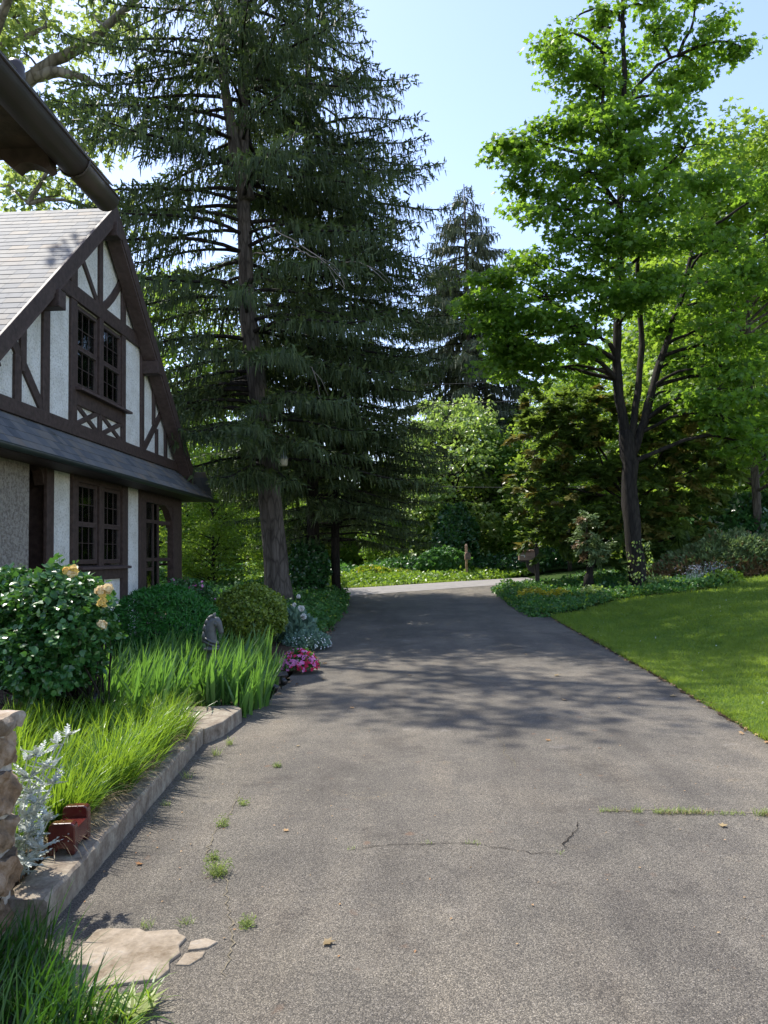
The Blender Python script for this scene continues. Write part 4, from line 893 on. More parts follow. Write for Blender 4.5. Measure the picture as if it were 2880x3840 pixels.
# spruces
def spruce_parts(root, trunk_pts, r0, r1, zb, zt, Lf, seed, mat, dens=1.0, strand=(.18, .5), second=None, step=.42, sw=.10, per=(3, 6), droop=.0, forced=None):
    g = np.random.default_rng(seed); T = np.array(trunk_pts, float)
    tb = MB(); tt = np.linspace(0, 1, 26); zz = np.interp(tt, np.linspace(0, 1, len(T)), T[:, 2]); P = np.stack([np.interp(zz, T[:, 2], T[:, k]) for k in range(2)]+[zz], 1)
    rad = r0+(r1-r0)*tt; rad[:3] += np.array([.12, .05, .02])*r0*3
    tube(tb, P, rad, 16, wob=.12, seed=seed)
    if second is not None:
        Q = np.array(second, float); tube(tb, Q, np.linspace(r0*.55, r1*.6, len(Q)), 12, wob=.1, seed=seed+1)
    part(tb, 'trunk', M['bark'] if r0 > .2 else M['bark_dark'], root, smooth=True)
    lb = MB(); cb = MB(); z = zb; brs = []
    while z < zt:
        for k in range(g.integers(*per)): brs.append((z+g.uniform(-.15, .15), g.random()*2*math.pi, Lf(z)*g.uniform(.7, 1.1)))
        z += step*(.72 if z < 9 else 1)
    for fz, fa, fL in (forced or []): brs.append((fz, fa, fL))
    SP = []; SD = []; SL_ = []; TP = []; TD = []
    for (z, az, L) in brs:
        if L < .3 or (math.sin(az) < -.55 and abs(math.cos(az)) < .75 and z > 7 and g.random() < .35): continue
        c = np.array([np.interp(z, T[:, 2], T[:, 0]), np.interp(z, T[:, 2], T[:, 1]), z]); d = np.array([math.cos(az), math.sin(az), 0.]); s = np.array([-d[1], d[0], 0])
        ns = 9; t = np.linspace(0, 1, ns); up = .18-droop; pts = c+d*L*t[:, None]+np.array([0, 0, 1.])*(L*(up*t-(.62+droop)*t**2+.30*t**4))[:, None]+s*(g.normal()*.08*L*t**2)[:, None]
        tube(lb, pts, .045*(L/4.)**.8*(1-t)+.008, 6, cap=False)
        f = lambda u: np.stack([np.interp(u, t, pts[:, k]) for k in range(3)], -1)
        nsec = int(L/.15); us = np.linspace(.16, .98, nsec)
        for q, u in enumerate(us):
            if g.random() < .12: continue
            b = f(u); sg = 1 if q % 2 else -1; l2 = (.22+.26*L*(1-u)**.8*min(1, u*3))*g.uniform(.6, 1.2)
            dd = nrm(d*g.uniform(.5, 1.0)+s*sg*g.uniform(.5, 1.0)+np.array([0, 0, -.25*g.random()]))
            m_ = max(2, int(l2/.068*dens)); v = g.random(m_)*1.0
            pp_ = b+dd*(l2*v)[:, None]+np.array([0, 0, -1.])*(l2*.28*v**2)[:, None]
            SP.append(pp_); SD.append(np.tile(dd*.22, (m_, 1))); SL_.append(g.uniform(*strand, m_)*(.55+.45*(1-abs(2*u-1))))
            k2 = max(2, int(l2/.085*dens)); v2 = np.linspace(.1, 1, k2); TP.append(b+dd*(l2*v2)[:, None]+np.array([0, 0, -1.])*(l2*.28*v2**2)[:, None]); TD.append(np.tile(dd, (k2, 1)))
        k2 = int(L/.16); v2 = g.uniform(.15, 1, k2); TP.append(f(v2)); TD.append(np.tile(d, (k2, 1)))
    SP = np.concatenate(SP); SD = np.concatenate(SD); SL_ = np.concatenate(SL_); n = len(SP)
    dirs = nrm(SD+np.array([0, 0, -1.])+.16*g.normal(size=(n, 3)))
    scatter(cb, ST_V, ST_F, SP, dirs, nrm(g.normal(size=(n, 3))), SL_, g.random(n), wid=.17*np.clip(.35/SL_, .6, 2.0)*(sw/.14))
    TP = np.concatenate(TP); TD = np.concatenate(TD); n = len(TP)
    scatter(cb, ST_V, ST_F, TP, nrm(TD+.5*g.normal(size=(n, 3))), nrm(np.array([0, 0, 1.])+.5*g.normal(size=(n, 3))), g.uniform(.10, .24, n), np.clip(g.random(n)+.15, 0, 1), wid=.36)
    part(lb, 'branches', M['bark_dark'], root, smooth=True); part(cb, 'crown', mat, root)
Z_ = float(gz(-3.8, 20))
sp1 = empty('spruce_tree', (-3.75, 20, Z_-.1), 'huge Norway spruce with thick grey trunk and drooping dark branches, nearest of the spruces', 'tree')
def Lf1(z): return 1.06* float(np.interp(z, [3.8, 5, 7, 10, 14, 17, 19.5, 22.5], [3.2, 4.3, 4.5, 4.7, 4.8, 3.9, 2.2, .5]))
spruce_parts(sp1, [(-3.72, 20, Z_-.1), (-3.79, 20, 1.6), (-4.11, 20, 5.1), (-4.48, 20, 8.0), (-4.60, 20, 11.6), (-4.55, 20, 16.9), (-4.5, 20, 23)], .37, .07, 3.9, 22.3, Lf1, 3, M['spruce'],
             second=[(-4.45, 19.9, 11.2), (-4.75, 19.8, 12.5), (-5.05, 19.8, 14.5), (-5.15, 19.8, 17), (-5.1, 19.9, 21.5)])
sp2 = copy_tree(sp1); sp2['label'] = 'tall spruce with a slimmer trunk behind the huge spruce, its boughs hanging over the drive'
sp2.location = (-3.35, 24.0, Z_-.3); sp2.rotation_euler = (0, 0, 2.2); sp2.scale = (.85, .85, .95)
for ch in sp2.children:
    if ch.name.startswith('trunk'):
        nm = ch.name; bpy.data.objects.remove(ch); t = MB(); tube(t, [(0, 0, 0), (.02, 0, 3), (-.05, 0, 8), (-.05, 0, 16), (0, 0, 27)], [.30, .235, .2, .15, .04], 14, wob=.12, seed=8); t.build('trunk', M['bark_dark'], sp2, smooth=True); break
sp3 = copy_tree(sp1, None); sp3['label'] = 'dark spruce behind and left of the huge spruce, its trunk hidden'
sp3.location = (-2.72, 24.6, Z_-.3); sp3.rotation_euler = (0, 0, 4.0); sp3.scale = (.80, .80, .60)
for ch in sp3.children:
    if ch.name.startswith('trunk'):
        bpy.data.objects.remove(ch); t = MB(); tube(t, [(0, 0, 0), (.02, 0, 3), (-.05, 0, 8), (-.05, 0, 16), (0, 0, 27)], [.2, .17, .15, .1, .03], 14, wob=.12, seed=8); t.build('trunk', M['bark_dark'], sp3, smooth=True); break
sp3['label'] = 'shorter dark spruce with the thinnest trunk, right of the other two at the drive edge'
# far conifer
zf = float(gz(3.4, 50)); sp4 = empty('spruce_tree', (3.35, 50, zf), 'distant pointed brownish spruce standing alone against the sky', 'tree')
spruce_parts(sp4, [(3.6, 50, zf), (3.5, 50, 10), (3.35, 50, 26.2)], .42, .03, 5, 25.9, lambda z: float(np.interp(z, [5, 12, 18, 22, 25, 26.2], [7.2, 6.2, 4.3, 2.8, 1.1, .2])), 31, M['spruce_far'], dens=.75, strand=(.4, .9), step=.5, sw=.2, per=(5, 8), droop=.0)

# broad-leaved trees
def broadleaf(name, label, base, h, cr, zb, mat, barkm, seed, leaf=.22, n=9000, nc=60, tr=.16, group=None, cat='tree', lean=0., tmpl=(OV_V, OV_F), trunk=True, fill=.4):
    g = np.random.default_rng(seed); r = empty(name, base, label, cat, group); b = np.array(base, float)
    tb = MB(); top = b+np.array([lean, 0, h*.9]); pts = [b+(top-b)*t+np.array([.15*math.sin(t*5+seed), .1*math.cos(t*4), 0])*t for t in np.linspace(0, 1, 9)]
    tube(tb, pts, np.linspace(tr, tr*.15, 9), 10, wob=.15, seed=seed)
    lb = MB(); cb = MB(); per = n//nc
    for k in range(nc):
        u = g.random(); zc = zb+(h-zb)*u; rad = cr*math.sqrt(max(.05, 1-((u-.42)/.62)**2))*g.uniform(.35, 1.0); a = g.random()*2*math.pi
        c = b+np.array([rad*math.cos(a)+lean*u, rad*math.sin(a), zc]); s = b+(top-b)*np.clip((zc-rad*.5)/(h*.9), .1, .95)
        limb(lb, s, c, .03+.01*rad, .008, .05, 4, seed*77+k, 5)
        rr = cr*g.uniform(.2, .36); clump(cb, c, (rr*1.15, rr*1.15, rr*.7), per, leaf, tmpl[0], tmpl[1], g=g, vb=g.uniform(-.2, .2), lay=2, layer=.5, fill=fill)
    part(tb, 'trunk', barkm, r, smooth=True); part(lb, 'limbs', barkm, r, smooth=True); part(cb, 'crown', mat, r); return r
def copy_at(src, x, y, label, s=1., rz=0., group=None, mat=None, sz=None):
    c = copy_tree(src); c.location = (x, y, float(gz(min(x, 12), y))-.1); c.scale = (s, s, sz or s); c.rotation_euler = (0, 0, rz); c['label'] = label
    if group: c['group'] = group
    if mat is not None:
        for ch in c.children:
            if ch.name.startswith('crown'): ch.data = ch.data.copy(); ch.data.materials.clear(); ch.data.materials.append(mat)
    return c
def px2x(ov, Y): return float(at(ov*1.736, 2085, Y)[0])
bA = broadleaf('broadleaf_tree', 'bright green tree rising behind the house between the roof and the huge spruce', (px2x(330, 30), 30, .3), 12.5, 4.2, 2.2, M['bright'], M['bark_dark'], 51, leaf=.2, n=17000, nc=75)
bB = broadleaf('broadleaf_tree', 'pale leaved leafy tree left of the tall maple, across the road', (px2x(985, 43), 43, .4), 10.0, 3.7, .8, M['pale'], M['bark_dark'], 52, leaf=.22, n=15000, nc=70)
bC = broadleaf('broadleaf_tree', 'green tree filling the far right edge behind the tall maple', (px2x(1640, 27), 27, .9), 15.5, 4.0, 3.0, M['bright'], M['bark'], 53, leaf=.19, n=19000, nc=85, tmpl=(MP_V, MP_F))
copy_at(bC, px2x(1500, 34), 34, 'green tree behind the crown of the tall maple, right of the pale tree', .95, 2.)
copy_at(bC, px2x(1230, 38), 38, 'bright green tree low behind the stems of the tall maple', .62, 1.)
copy_at(bA, px2x(460, 27), 27, 'small yellow green tree behind the porch corner of the house', .42, 1.2, sz=.38)
copy_at(bA, px2x(600, 33), 33, 'small bright green tree seen between the spruce trunks', .45, 3.2, sz=.4)
copy_at(bA, px2x(245, 40), 40, 'tall bright tree behind the roof of the house', 1.0, 2.1)
copy_at(bB, px2x(870, 44), 44, 'small leafy tree with a slim dark trunk left of the small mailbox', .62, 2.4, mat=M['mid'])
copy_at(bB, px2x(1090, 44), 44, 'green tree between the pale tree and the dark yew', .8, 4.4, mat=M['mid'])
grp = 'woodland trees beyond the road'
wl = 'broad leaved tree in the dense woodland beyond the road'
WL = lambda ov: 'broad leaved woodland tree glimpsed between the spruce trunks and the house' if ov < 820 else 'broad leaved woodland tree beyond the road behind the pale leaved tree' if ov < 1200 else 'broad leaved woodland tree far behind the dark yew'
for i, (ov, Y, s, m) in enumerate([(480, 48, 1.0, 'mid'), (560, 50, .8, 'mid'), (640, 52, .7, 'mid'), (720, 55, .65, 'mid'), (790, 54, .62, 'bright'), (860, 56, .65, 'bright'), (930, 51, .6, 'mid'), (1010, 54, .6, 'bright'), (1130, 50, .8, 'mid'), (1240, 48, .9, 'bright'), (1370, 46, 1.0, 'mid'), (1480, 44, 1.0, 'bright'), (1600, 42, 1.0, 'mid'), (1700, 36, 1.0, 'mid'), (380, 52, .9, 'bright')]):
    src = bA if m == 'bright' else None
    if m == 'mid':
        if 'midsrc' not in globals(): midsrc = copy_at(bA, px2x(ov, Y), Y, WL(ov), s, i*1.3, grp, mat=M['mid']); continue
        src = midsrc
    copy_at(src, px2x(ov, Y), Y, WL(ov), s, i*1.3, grp)
# woodland mass
def woodland():
    mb = MB(); g = RNG; n = 60000; x = g.uniform(-50, 50, n); y = 58+g.random(n)*6+.004*x**2; z = g.random(n)**1.1*(7.5+1.5*np.sin(x*.5)+1.2*np.sin(x*1.3))+gz(0, 58)
    scatter(mb, OV_V, OV_F, np.c_[x, y, z], nrm(rnd(n)+[0, 0, -.4]), nrm(rnd(n)+[0, -.4, 1]), g.uniform(.4, .8, n), g.random(n))
    tag(mb.build('woodland', M['mid']), 'dense woodland closing the view beyond the road', 'woodland', kind='stuff')
woodland()
# sycamore branches at top left
Ys = 20.
pp = lambda x, y, dy=0: tuple(at(x*1.736, y*1.736, Ys+dy))
sb = (-13.2, 21, .3)
stems = [([(-13.2, 21, .2), (-13.3, 21, 8), pp(-170, 300, 1), pp(-150, 180)], .5, .3),
         ([pp(-150, 200), pp(20, 195), pp(75, 165), pp(130, 155), pp(190, 170), pp(240, 200)], .26, .04),
         ([pp(75, 165), pp(120, 130), pp(180, 100), pp(250, 40), pp(330, -40)], .18, .08), ([pp(-150, 150), pp(0, 90), pp(40, 90), pp(100, 60)], .16, .05),
         ([pp(-170, 380), pp(-20, 400), pp(20, 400), pp(60, 440)], .08, .02)]
bl = [B(30, 40, 60, 50, 20), B(100, 40, 60, 60, 20), B(160, 100, 50, 30, 20), B(60, 120, 60, 25, 20), B(200, 30, 50, 40, 20.5), B(130, 200, 50, 30, 20), B(200, 230, 45, 30, 20), B(210, 290, 30, 40, 20), B(40, 390, 50, 30, 20.5), B(130, 420, 60, 30, 20.5), B(60, 440, 60, 20, 20.5), B(240, 470, 30, 40, 21), B(290, 100, 50, 60, 22), B(190, 330, 30, 30, 20), B(-30, 60, 60, 60, 20)]
hi = [(-9.4, 15.6, 16.5), (-8.0, 16.6, 17.2), (-6.6, 15.4, 16.8), (-5.4, 16.8, 17.6), (-7.3, 14.2, 16.2), (-9.0, 18.2, 18.5), (-4.2, 15.8, 18.4)]
bl += [(np.array(c), (1.05, .9, .4)) for c in hi]
stems.append(([(-13.3, 21, 9), (-12, 19.5, 13.5), (-9.5, 17.5, 16), (-6.5, 16.2, 17), (-3.5, 16.2, 19)], .15, .04))
maple('sycamore with pale bark and sparse dull yellow leaves above the house at top left', sb, stems, bl, M['dull'], M['bark_pale'], name='sycamore_tree', leaf=.17, dens=62, seed=9)

# yew behind the maple
def evergreen(name, label, base, blobs, mat, mat2, n, leaf=.3, cat='tree', seed=1, bark_h=3, droop=.15):
    g = np.random.default_rng(seed); r = empty(name, base, label, cat); b = np.array(base, float); cb = MB(); lb = MB()
    tube(lb, [b, b+[0, 0, bark_h*.5], b+[.1, 0, bark_h]], [.18, .14, .05], 9)
    vol = sum(R[0]*R[2] for _, R in blobs)
    for bi, (c, R) in enumerate(blobs):
        c = np.array(c); limb(lb, b+[0, 0, min(bark_h*.6, max(.2, c[2]-b[2]-.5))], c, .05, .02, .05, 5, seed*9+bi, 6)
        m_ = int(n*R[0]*R[2]/vol); k = max(6, m_//55)
        for q in range(k):
            d = nrm(g.normal(size=3)); cc = c+d*np.array(R)*g.uniform(.55, 1.0); dd = nrm(d*np.array([1, 1, .25])+.3*g.normal(size=3)); L = g.uniform(.3, .8)*max(.5, R[0]*.6)
            mm = m_//k; u = g.random(mm); s = nrm(np.cross(dd, [0, 0, 1.])); off = g.normal(size=mm)*.16*L*(1.1-u)
            P = cc+dd*(L*u)[:, None]+s*off[:, None]+np.array([0, 0, -1.])*(L*droop*u**2)[:, None]+g.normal(size=(mm, 3))*.03
            D = nrm(dd+s*np.sign(off)[:, None]*.8+.35*g.normal(size=(mm, 3))+[0, 0, -.25])
            br = g.random() < .16
            scatter(cb, ST_V, ST_F, P, D, nrm(np.array([0, 0, 1.])+.5*g.normal(size=(mm, 3))), leaf*g.uniform(.6, 1.2, mm), np.clip(g.random(mm)*.7+g.uniform(-.1, .3), 0, 1), mi=1 if br else 0, wid=.45)
    part(lb, 'trunk', M['bark_dark'], r, smooth=True); part(cb, 'foliage', [mat, mat2], r); return r
yb = (px2x(1370, 25.5), 25.5, .7)
evergreen('yew_tree', 'broad dark yew behind the trunk of the tall maple', yb,
          [B(1190, 960, 75, 60, 26), B(1260, 900, 85, 70, 26), B(1350, 950, 90, 90, 26), B(1440, 930, 80, 80, 26), B(1510, 1010, 70, 80, 26), B(1160, 1060, 70, 70, 26), B(1250, 1060, 80, 80, 25.5), B(1350, 1080, 90, 80, 25.5), B(1450, 1080, 90, 80, 25.5), B(1210, 1150, 80, 50, 26), B(1330, 1170, 80, 50, 25.5), B(1460, 1160, 90, 50, 25.5), B(1180, 880, 50, 40, 26)], M['yew'], M['yewdry'], 42000, leaf=.26, seed=61, bark_h=4)
evergreen('evergreen_bush', 'small pointed half brown evergreen bush left of the tall maple trunk', (px2x(1270, 23), 23, .45), [B(1268, 1130, 14, 30, 23, .25), B(1270, 1175, 22, 26, 23, .4), B(1292, 1190, 30, 22, 23, .4)], M['juniper'], M['juniperdry'], 3200, leaf=.13, cat='bush', seed=62, bark_h=.8)
def juniper():
    g = np.random.default_rng(63); c = at(2760, 2135, 23.6); c = np.array([c[0], 23.6, float(gz(c[0], 23.6))]); R_ = np.array([2.7, 1.1, 1.28])
    r = empty('juniper_bush', tuple(c), 'wide spreading juniper with brown lower twigs above the lawn', 'bush'); n = 26000
    d = nrm(g.normal(size=(n, 3))); d[:, 2] = np.abs(d[:, 2]); bumpy = 1+.09*np.sin(d[:, 0]*9+1)*np.sin(d[:, 1]*7)+.06*np.sin(d[:, 0]*21)*np.sin(d[:, 2]*15)
    P = d*(.80+.2*g.random(n)**.6)[:, None]*bumpy[:, None]*R_; P[:, 2] *= np.clip(1.0+.62*(P[:, 0]+.7)/2.0, .25, 1.0)
    brown = g.random(n) < np.clip(1.15-P[:, 2]/.62, .04, .9)
    D = nrm(d*np.array([1, 1, .5])+.5*g.normal(size=(n, 3))+[0, -.1, .25]); N = nrm(d+.4*g.normal(size=(n, 3))+[0, 0, .5]); L = .13*g.uniform(.6, 1.3, n); va = g.random(n); mb = MB()
    for k, mi in ((~brown, 0), (brown, 1)): scatter(mb, ST_V, ST_F, c+P[k], D[k], N[k], L[k], va[k], mi=mi, wid=.5)
    lb = MB()
    for q in range(16): limb(lb, c+[g.uniform(-.6, .6), 0, 0], c+P[g.integers(0, n)]*.9, .03, .008, .05, 5, 400+q, 5)
    part(lb, 'stems', M['bark_dark'], r); part(mb, 'foliage', [M['juniper'], M['juniperdry']], r)
juniper()
# leafy shrubs / mounds helper
def mound(name, label, c, R, n, leaf, mat, seed, cat='bush', tmpl=(OV_V, OV_F), shell=.85, core=True, up=.6, noise_=.08, mats2=None, p2=0., flat=.0, wid=None):
    """leafy mound: c base centre, R radii (half-ellipsoid above ground level when flat)"""
    g = np.random.default_rng(seed); c = np.array(c, float); R = np.array(R, float)
    d = nrm(g.normal(size=(n, 3))); d[:, 2] = np.abs(d[:, 2])*(1-flat*.4) if flat else d[:, 2]
    rr = (shell+(1-shell)*g.random(n)**.5)*(1+noise_*np.sin(d[:, 0]*7+seed)*np.sin(d[:, 1]*6+d[:, 2]*5)+noise_*.7*np.sin(d[:, 2]*13+d[:, 0]*11))
    P = c+d*rr[:, None]*R; N = nrm(d/R*R.mean()+.45*g.normal(size=(n, 3))+[0, 0, up*.4]); D = nrm(np.cross(N, g.normal(size=(n, 3)))+d*.5+[0, 0, .1])
    mb = MB(); k = g.random(n) < p2
    scatter(mb, tmpl[0], tmpl[1], P[~k], D[~k], N[~k], leaf*g.uniform(.6, 1.3, (~k).sum()), g.random((~k).sum()), wid=wid)
    if k.any(): scatter(mb, tmpl[0], tmpl[1], P[k], D[k], N[k], leaf*g.uniform(.6, 1.3, k.sum()), g.random(k.sum()), mi=1)
    r = empty(name, (c[0], c[1], float(gz(c[0], c[1]))), label, cat)
    if core:
        cb = MB(); st = c.copy(); st[2] = float(gz(c[0], c[1]))-.05
        for q in range(14):
            e = c+nrm(g.normal(size=3))*R*.8; e[2] = max(e[2], st[2]+.1); limb(cb, st+g.normal(size=3)*[.05, .05, 0], e, .015, .005, .05, 4, seed+q, 5)
        part(cb, 'stems', M['bark_dark'], r)
    part(mb, 'foliage', [mat]+([mats2] if mats2 else []), r); return r
mound('dark_shrub', 'dark blue green shrub behind the juniper at the right edge', tuple(at(2800, 2010, 28)), (2.4, 1.2, 1.5), 9000, .22, M['ivy'], 64, shell=.8, tmpl=(ST_V, ST_F), wid=.5)
# dark ivy dome, hedge of ivy, bright bush, low strip
mound('ivy_covered_stump', 'dark ivy covered dome behind the small mailbox', tuple(at(985*1.736, 1175*1.736, 40)), (1.1, 1.0, 2.0), 7000, .2, M['ivy'], 71, shell=.9)
mound('shrub', 'glowing yellow green shrub on the roadside left of the small mailbox', tuple(at(800*1.736, 1245*1.736, 37.5)), (.95, .8, .75), 3800, .15, M['ivylite'], 72, flat=1, mats2=M['yellow'], p2=.35)
mound('shrub', 'lower yellow green shrub just right of the glowing one', tuple(at(855*1.736, 1245*1.736, 38)), (.95, .8, .5), 2800, .15, M['ivylite'], 73, flat=1, mats2=M['yellow'], p2=.2)
mound('shrub', 'green shrub with pale leaves just left of the small mailbox', tuple(at(960*1.736, 1220*1.736, 38)), (1.3, .8, .8), 4500, .17, M['cover'], 74)
mound('shrub', 'dark leafy bush under the second spruce', tuple(at(668*1.736, 1225*1.736, 24)), (.6, .6, .85), 3500, .13, M['ivy'], 75)
mound('shrub', 'bright drooping leafy shrub behind the trunk of the huge spruce', tuple(at(655*1.736, 1200*1.736, 26)), (1.1, .8, .45), 2600, .16, M['bright'], 76, shell=.5)
def coverstrip(name, label, x0, x1, y0, y1, hf, n, leaf, mat, seed=1, mats2=None, p2=0., cat='ground cover', keep=None, tmpl=(OV_V, OV_F)):
    g = np.random.default_rng(seed); x = g.uniform(x0, x1, n); y = g.uniform(y0, y1, n)
    if keep is not None: k = keep(x, y); x, y = x[k], y[k]
    n = len(x); h = hf(x, y)*(.8+.25*np.sin(x*5.1+seed)*np.sin(y*4.3)+.18*np.sin(x*11+y*9)); z = gz(x, y)+np.maximum(h, .02)*(1-.6*g.random(n)**2)
    mb = MB(); k = g.random(n) < p2*(.5+.5*np.sin(x*3+1)*np.sin(y*2.3)) if p2 else np.zeros(n, bool)
    N = nrm(np.array([0, -.25, 1.])+.55*g.normal(size=(n, 3))); D = nrm(g.normal(size=(n, 3))+[0, -.2, -.1]); P = np.c_[x, y, z]
    sz = leaf*g.uniform(.6, 1.3, n); va = g.random(n)
    scatter(mb, tmpl[0], tmpl[1], P[~k], D[~k], N[~k], sz[~k], va[~k])
    if k.any(): scatter(mb, tmpl[0], tmpl[1], P[k], D[k], N[k], sz[k], va[k], mi=1)
    return tag(mb.build(name, [mat]+([mats2] if mats2 else [])), label, cat, kind='stuff')
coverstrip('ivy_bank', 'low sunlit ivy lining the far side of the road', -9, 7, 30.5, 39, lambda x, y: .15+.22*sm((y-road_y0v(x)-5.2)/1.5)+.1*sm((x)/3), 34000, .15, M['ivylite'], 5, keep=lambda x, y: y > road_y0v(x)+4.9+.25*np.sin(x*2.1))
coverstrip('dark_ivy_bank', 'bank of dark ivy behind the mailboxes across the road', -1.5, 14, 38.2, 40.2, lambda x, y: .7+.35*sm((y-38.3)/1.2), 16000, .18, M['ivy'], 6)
coverstrip('shady_undergrowth', 'shaded undergrowth in the woodland across the road', -22, 1, 38.0, 46, lambda x, y: .5+.4*np.sin(x*.9)**2, 18000, .24, M['cover'], 7)
def hedge_h(x, y): return np.clip(.30*sm((x-2.2)/.7)*sm((y-18.3)/.7), .03, 1)+.10*sm((y-22)/3)
coverstrip('bed_ground_cover', 'bushy green ground cover in the bed round the tall maple', 2.45, 12.5, 18.2, 27.5, hedge_h, 60000, .085, M['cover'], 8, M['ivylite'], .25, keep=lambda x, y: (y > bedy(x)+.08*np.sin(x*6)) & (x > np.interp(y, [a for a, b in RX], [b for a, b in RX])-.5))
coverstrip('left_ground_cover', 'leafy ground cover between the spruces and the left edge of the driveway', -6.5, -1.85, 14.3, 27.5, lambda x, y: .33+0*x, 42000, .085, M['cover'], 9, M['ivylite'], .15, keep=lambda x, y: (x < np.interp(y, [a for a, b in LX], [b for a, b in LX])+.08+.1*np.sin(y*4)) & (y < road_y0v(x)-.3) & ~((x < -5.0) & (y < 18.8)))
coverstrip('understorey', 'shady ground plants behind the porch corner', -16, -4.5, 19.5, 30, lambda x, y: .35+.2*np.sin(x*2)**2, 14000, .14, M['cover'], 19)
for i, (ov, oy, Y, m, lb) in enumerate([(1150, 1240, 22.5, 'yellow', 'clump of golden leaves in the bed nearest the large mailbox'), (1205, 1232, 22, 'yellow', 'clump of golden leaves in the bed in front of the evergreen bush'), (1280, 1240, 21.7, 'pale', 'pale variegated shrub at the foot of the tall maple'), (1310, 1215, 22.6, 'ivy', 'dark leafy shrub at the left foot of the tall maple'), (1425, 1235, 21.8, 'pale', 'pale leaved plant right of the tall maple trunk'), (1565, 1245, 21.5, 'ivylite', 'light green clump of leaves at the lawn edge')]):
    p = at(ov*1.736, oy*1.736, Y); mound('garden_plant', lb, (p[0], Y, float(gz(p[0], Y))+.12), (.5, .35, .32), 900, .085, M[m], 80+i, cat='plant', shell=.5)
def catmint(px_, py_, Y, seed, label):
    p = at(px_*1.736, py_*1.736, Y); x, y, z = p[0], Y, float(gz(p[0], Y)); r = empty('flowering_plant', (x, y, z), label, 'plant'); g = np.random.default_rng(seed)
    n = 60; P = np.c_[x+g.normal(size=n)*.22, y+g.normal(size=n)*.12, np.full(n, z+.05)]; mb = MB(); blades(mb, P, g.uniform(.35, .6, n), .015, g.normal(size=(n, 2)), .3, 3); part(mb, 'stems', M['greyblue'], r)
    mb = MB(); k = 150; b = P[g.integers(0, n, k)]; scatter(mb, OV_V, OV_F, b+np.c_[g.normal(size=(k, 2))*.05, g.uniform(.25, .6, k)], nrm(g.normal(size=(k, 3))), nrm(g.normal(size=(k, 3))), .035, g.random(k)); part(mb, 'flowers', M['lav'], r)
M['lav'] = leaf_mat('lavender_petal', (.3, .3, .38), (.5, .5, .58), (.3, .3, .45), .2)
catmint(1500, 1232, 21.6, 1, 'lavender blue flower spikes left of the paler ones at the bed edge'); catmint(1545, 1228, 21.9, 2, 'lavender blue flower spikes nearest the right end of the bed')

# security lamp on the huge spruce
lc = at(1062, 1722, 19.3); lamp = empty('security_lamp', tuple(lc), 'metal hooded security lamp with a cloudy bucket lens hanging in front of the huge spruce', 'lamp')
mb = MB(); lathe(mb, lc, [(.02, .26), (.045, .25), (.05, .12), (.07, .1), (.115, .05), (.13, .02), (.13, .0), (.1, 0)], 20); part(mb, 'hood', M['zinc'], lamp, smooth=True)
mb = MB(); lathe(mb, lc, [(.122, .0), (.122, -.02), (.112, -.14), (.10, -.17), (.02, -.175)], 20); part(mb, 'lens', M['opal'], lamp, smooth=True)
mb = MB(); tube(mb, [lc+[0, 0, .2], lc+[-.15, .1, .24], lc+[-.45, .45, .2]], .018, 8); part(mb, 'arm', M['zinc'], lamp)
# power lines
for (a, b, lb) in (((1440, 1500), (2050, 1467), 'thin power line crossing in front of the pale tree, the lower one'), ((1400, 1425), (2000, 1395), 'thin power line above the lower one, right of the spruces'), ((1500, 1795), (1960, 1798), 'faint cable low in front of the trees across the road')):
    p, q = at(*a, 33), at(*b, 33); d = q-p; p = p-d*1.2; q = q+d*1.6; mb = MB(); tube(mb, [p+(q-p)*t+np.array([0, 0, -.35*math.sin(math.pi*t)]) for t in np.linspace(0, 1, 16)], .012, 5); tag(mb.build('power_line', M['wire']), lb, 'cable', 'power lines along the road')
# bare dead branches hanging in the spruce
for i, (a, b, c) in enumerate([((1000, 850), (1180, 980), (1290, 1080)), ((1100, 930), (1200, 1010), (1285, 1082)), ((1290, 985), (1380, 1010), (1465, 1050)), ((945, 945), (985, 965), (1015, 980)), ((1135, 1370), (1180, 1400), (1225, 1490))]):
    mb = MB(); Yq = 16.6+.3*i; P = [at(*a, Yq+1.5), at(*b, Yq+.4), at(*c, Yq)]; limb_pts = []
    gg = np.random.default_rng(i+3); Q = np.array(P); t_ = np.linspace(0, 2, 13); Q = np.stack([np.interp(t_, [0, 1, 2], Q[:, k]) for k in range(3)], 1)+np.cumsum(gg.normal(size=(13, 3))*.018, 0)+np.array([0, 0, .15])*np.sin(t_*1.57)[:, None]; tube(mb, Q, np.linspace(.016, .005, 13), 6); tube(mb, [Q[6], Q[8]+[.12, 0, .0], Q[10]+[.22, 0, -.12]], [.008, .006, .003], 5)
    part(mb, 'bare_branch', M['deadwood'], sp1)

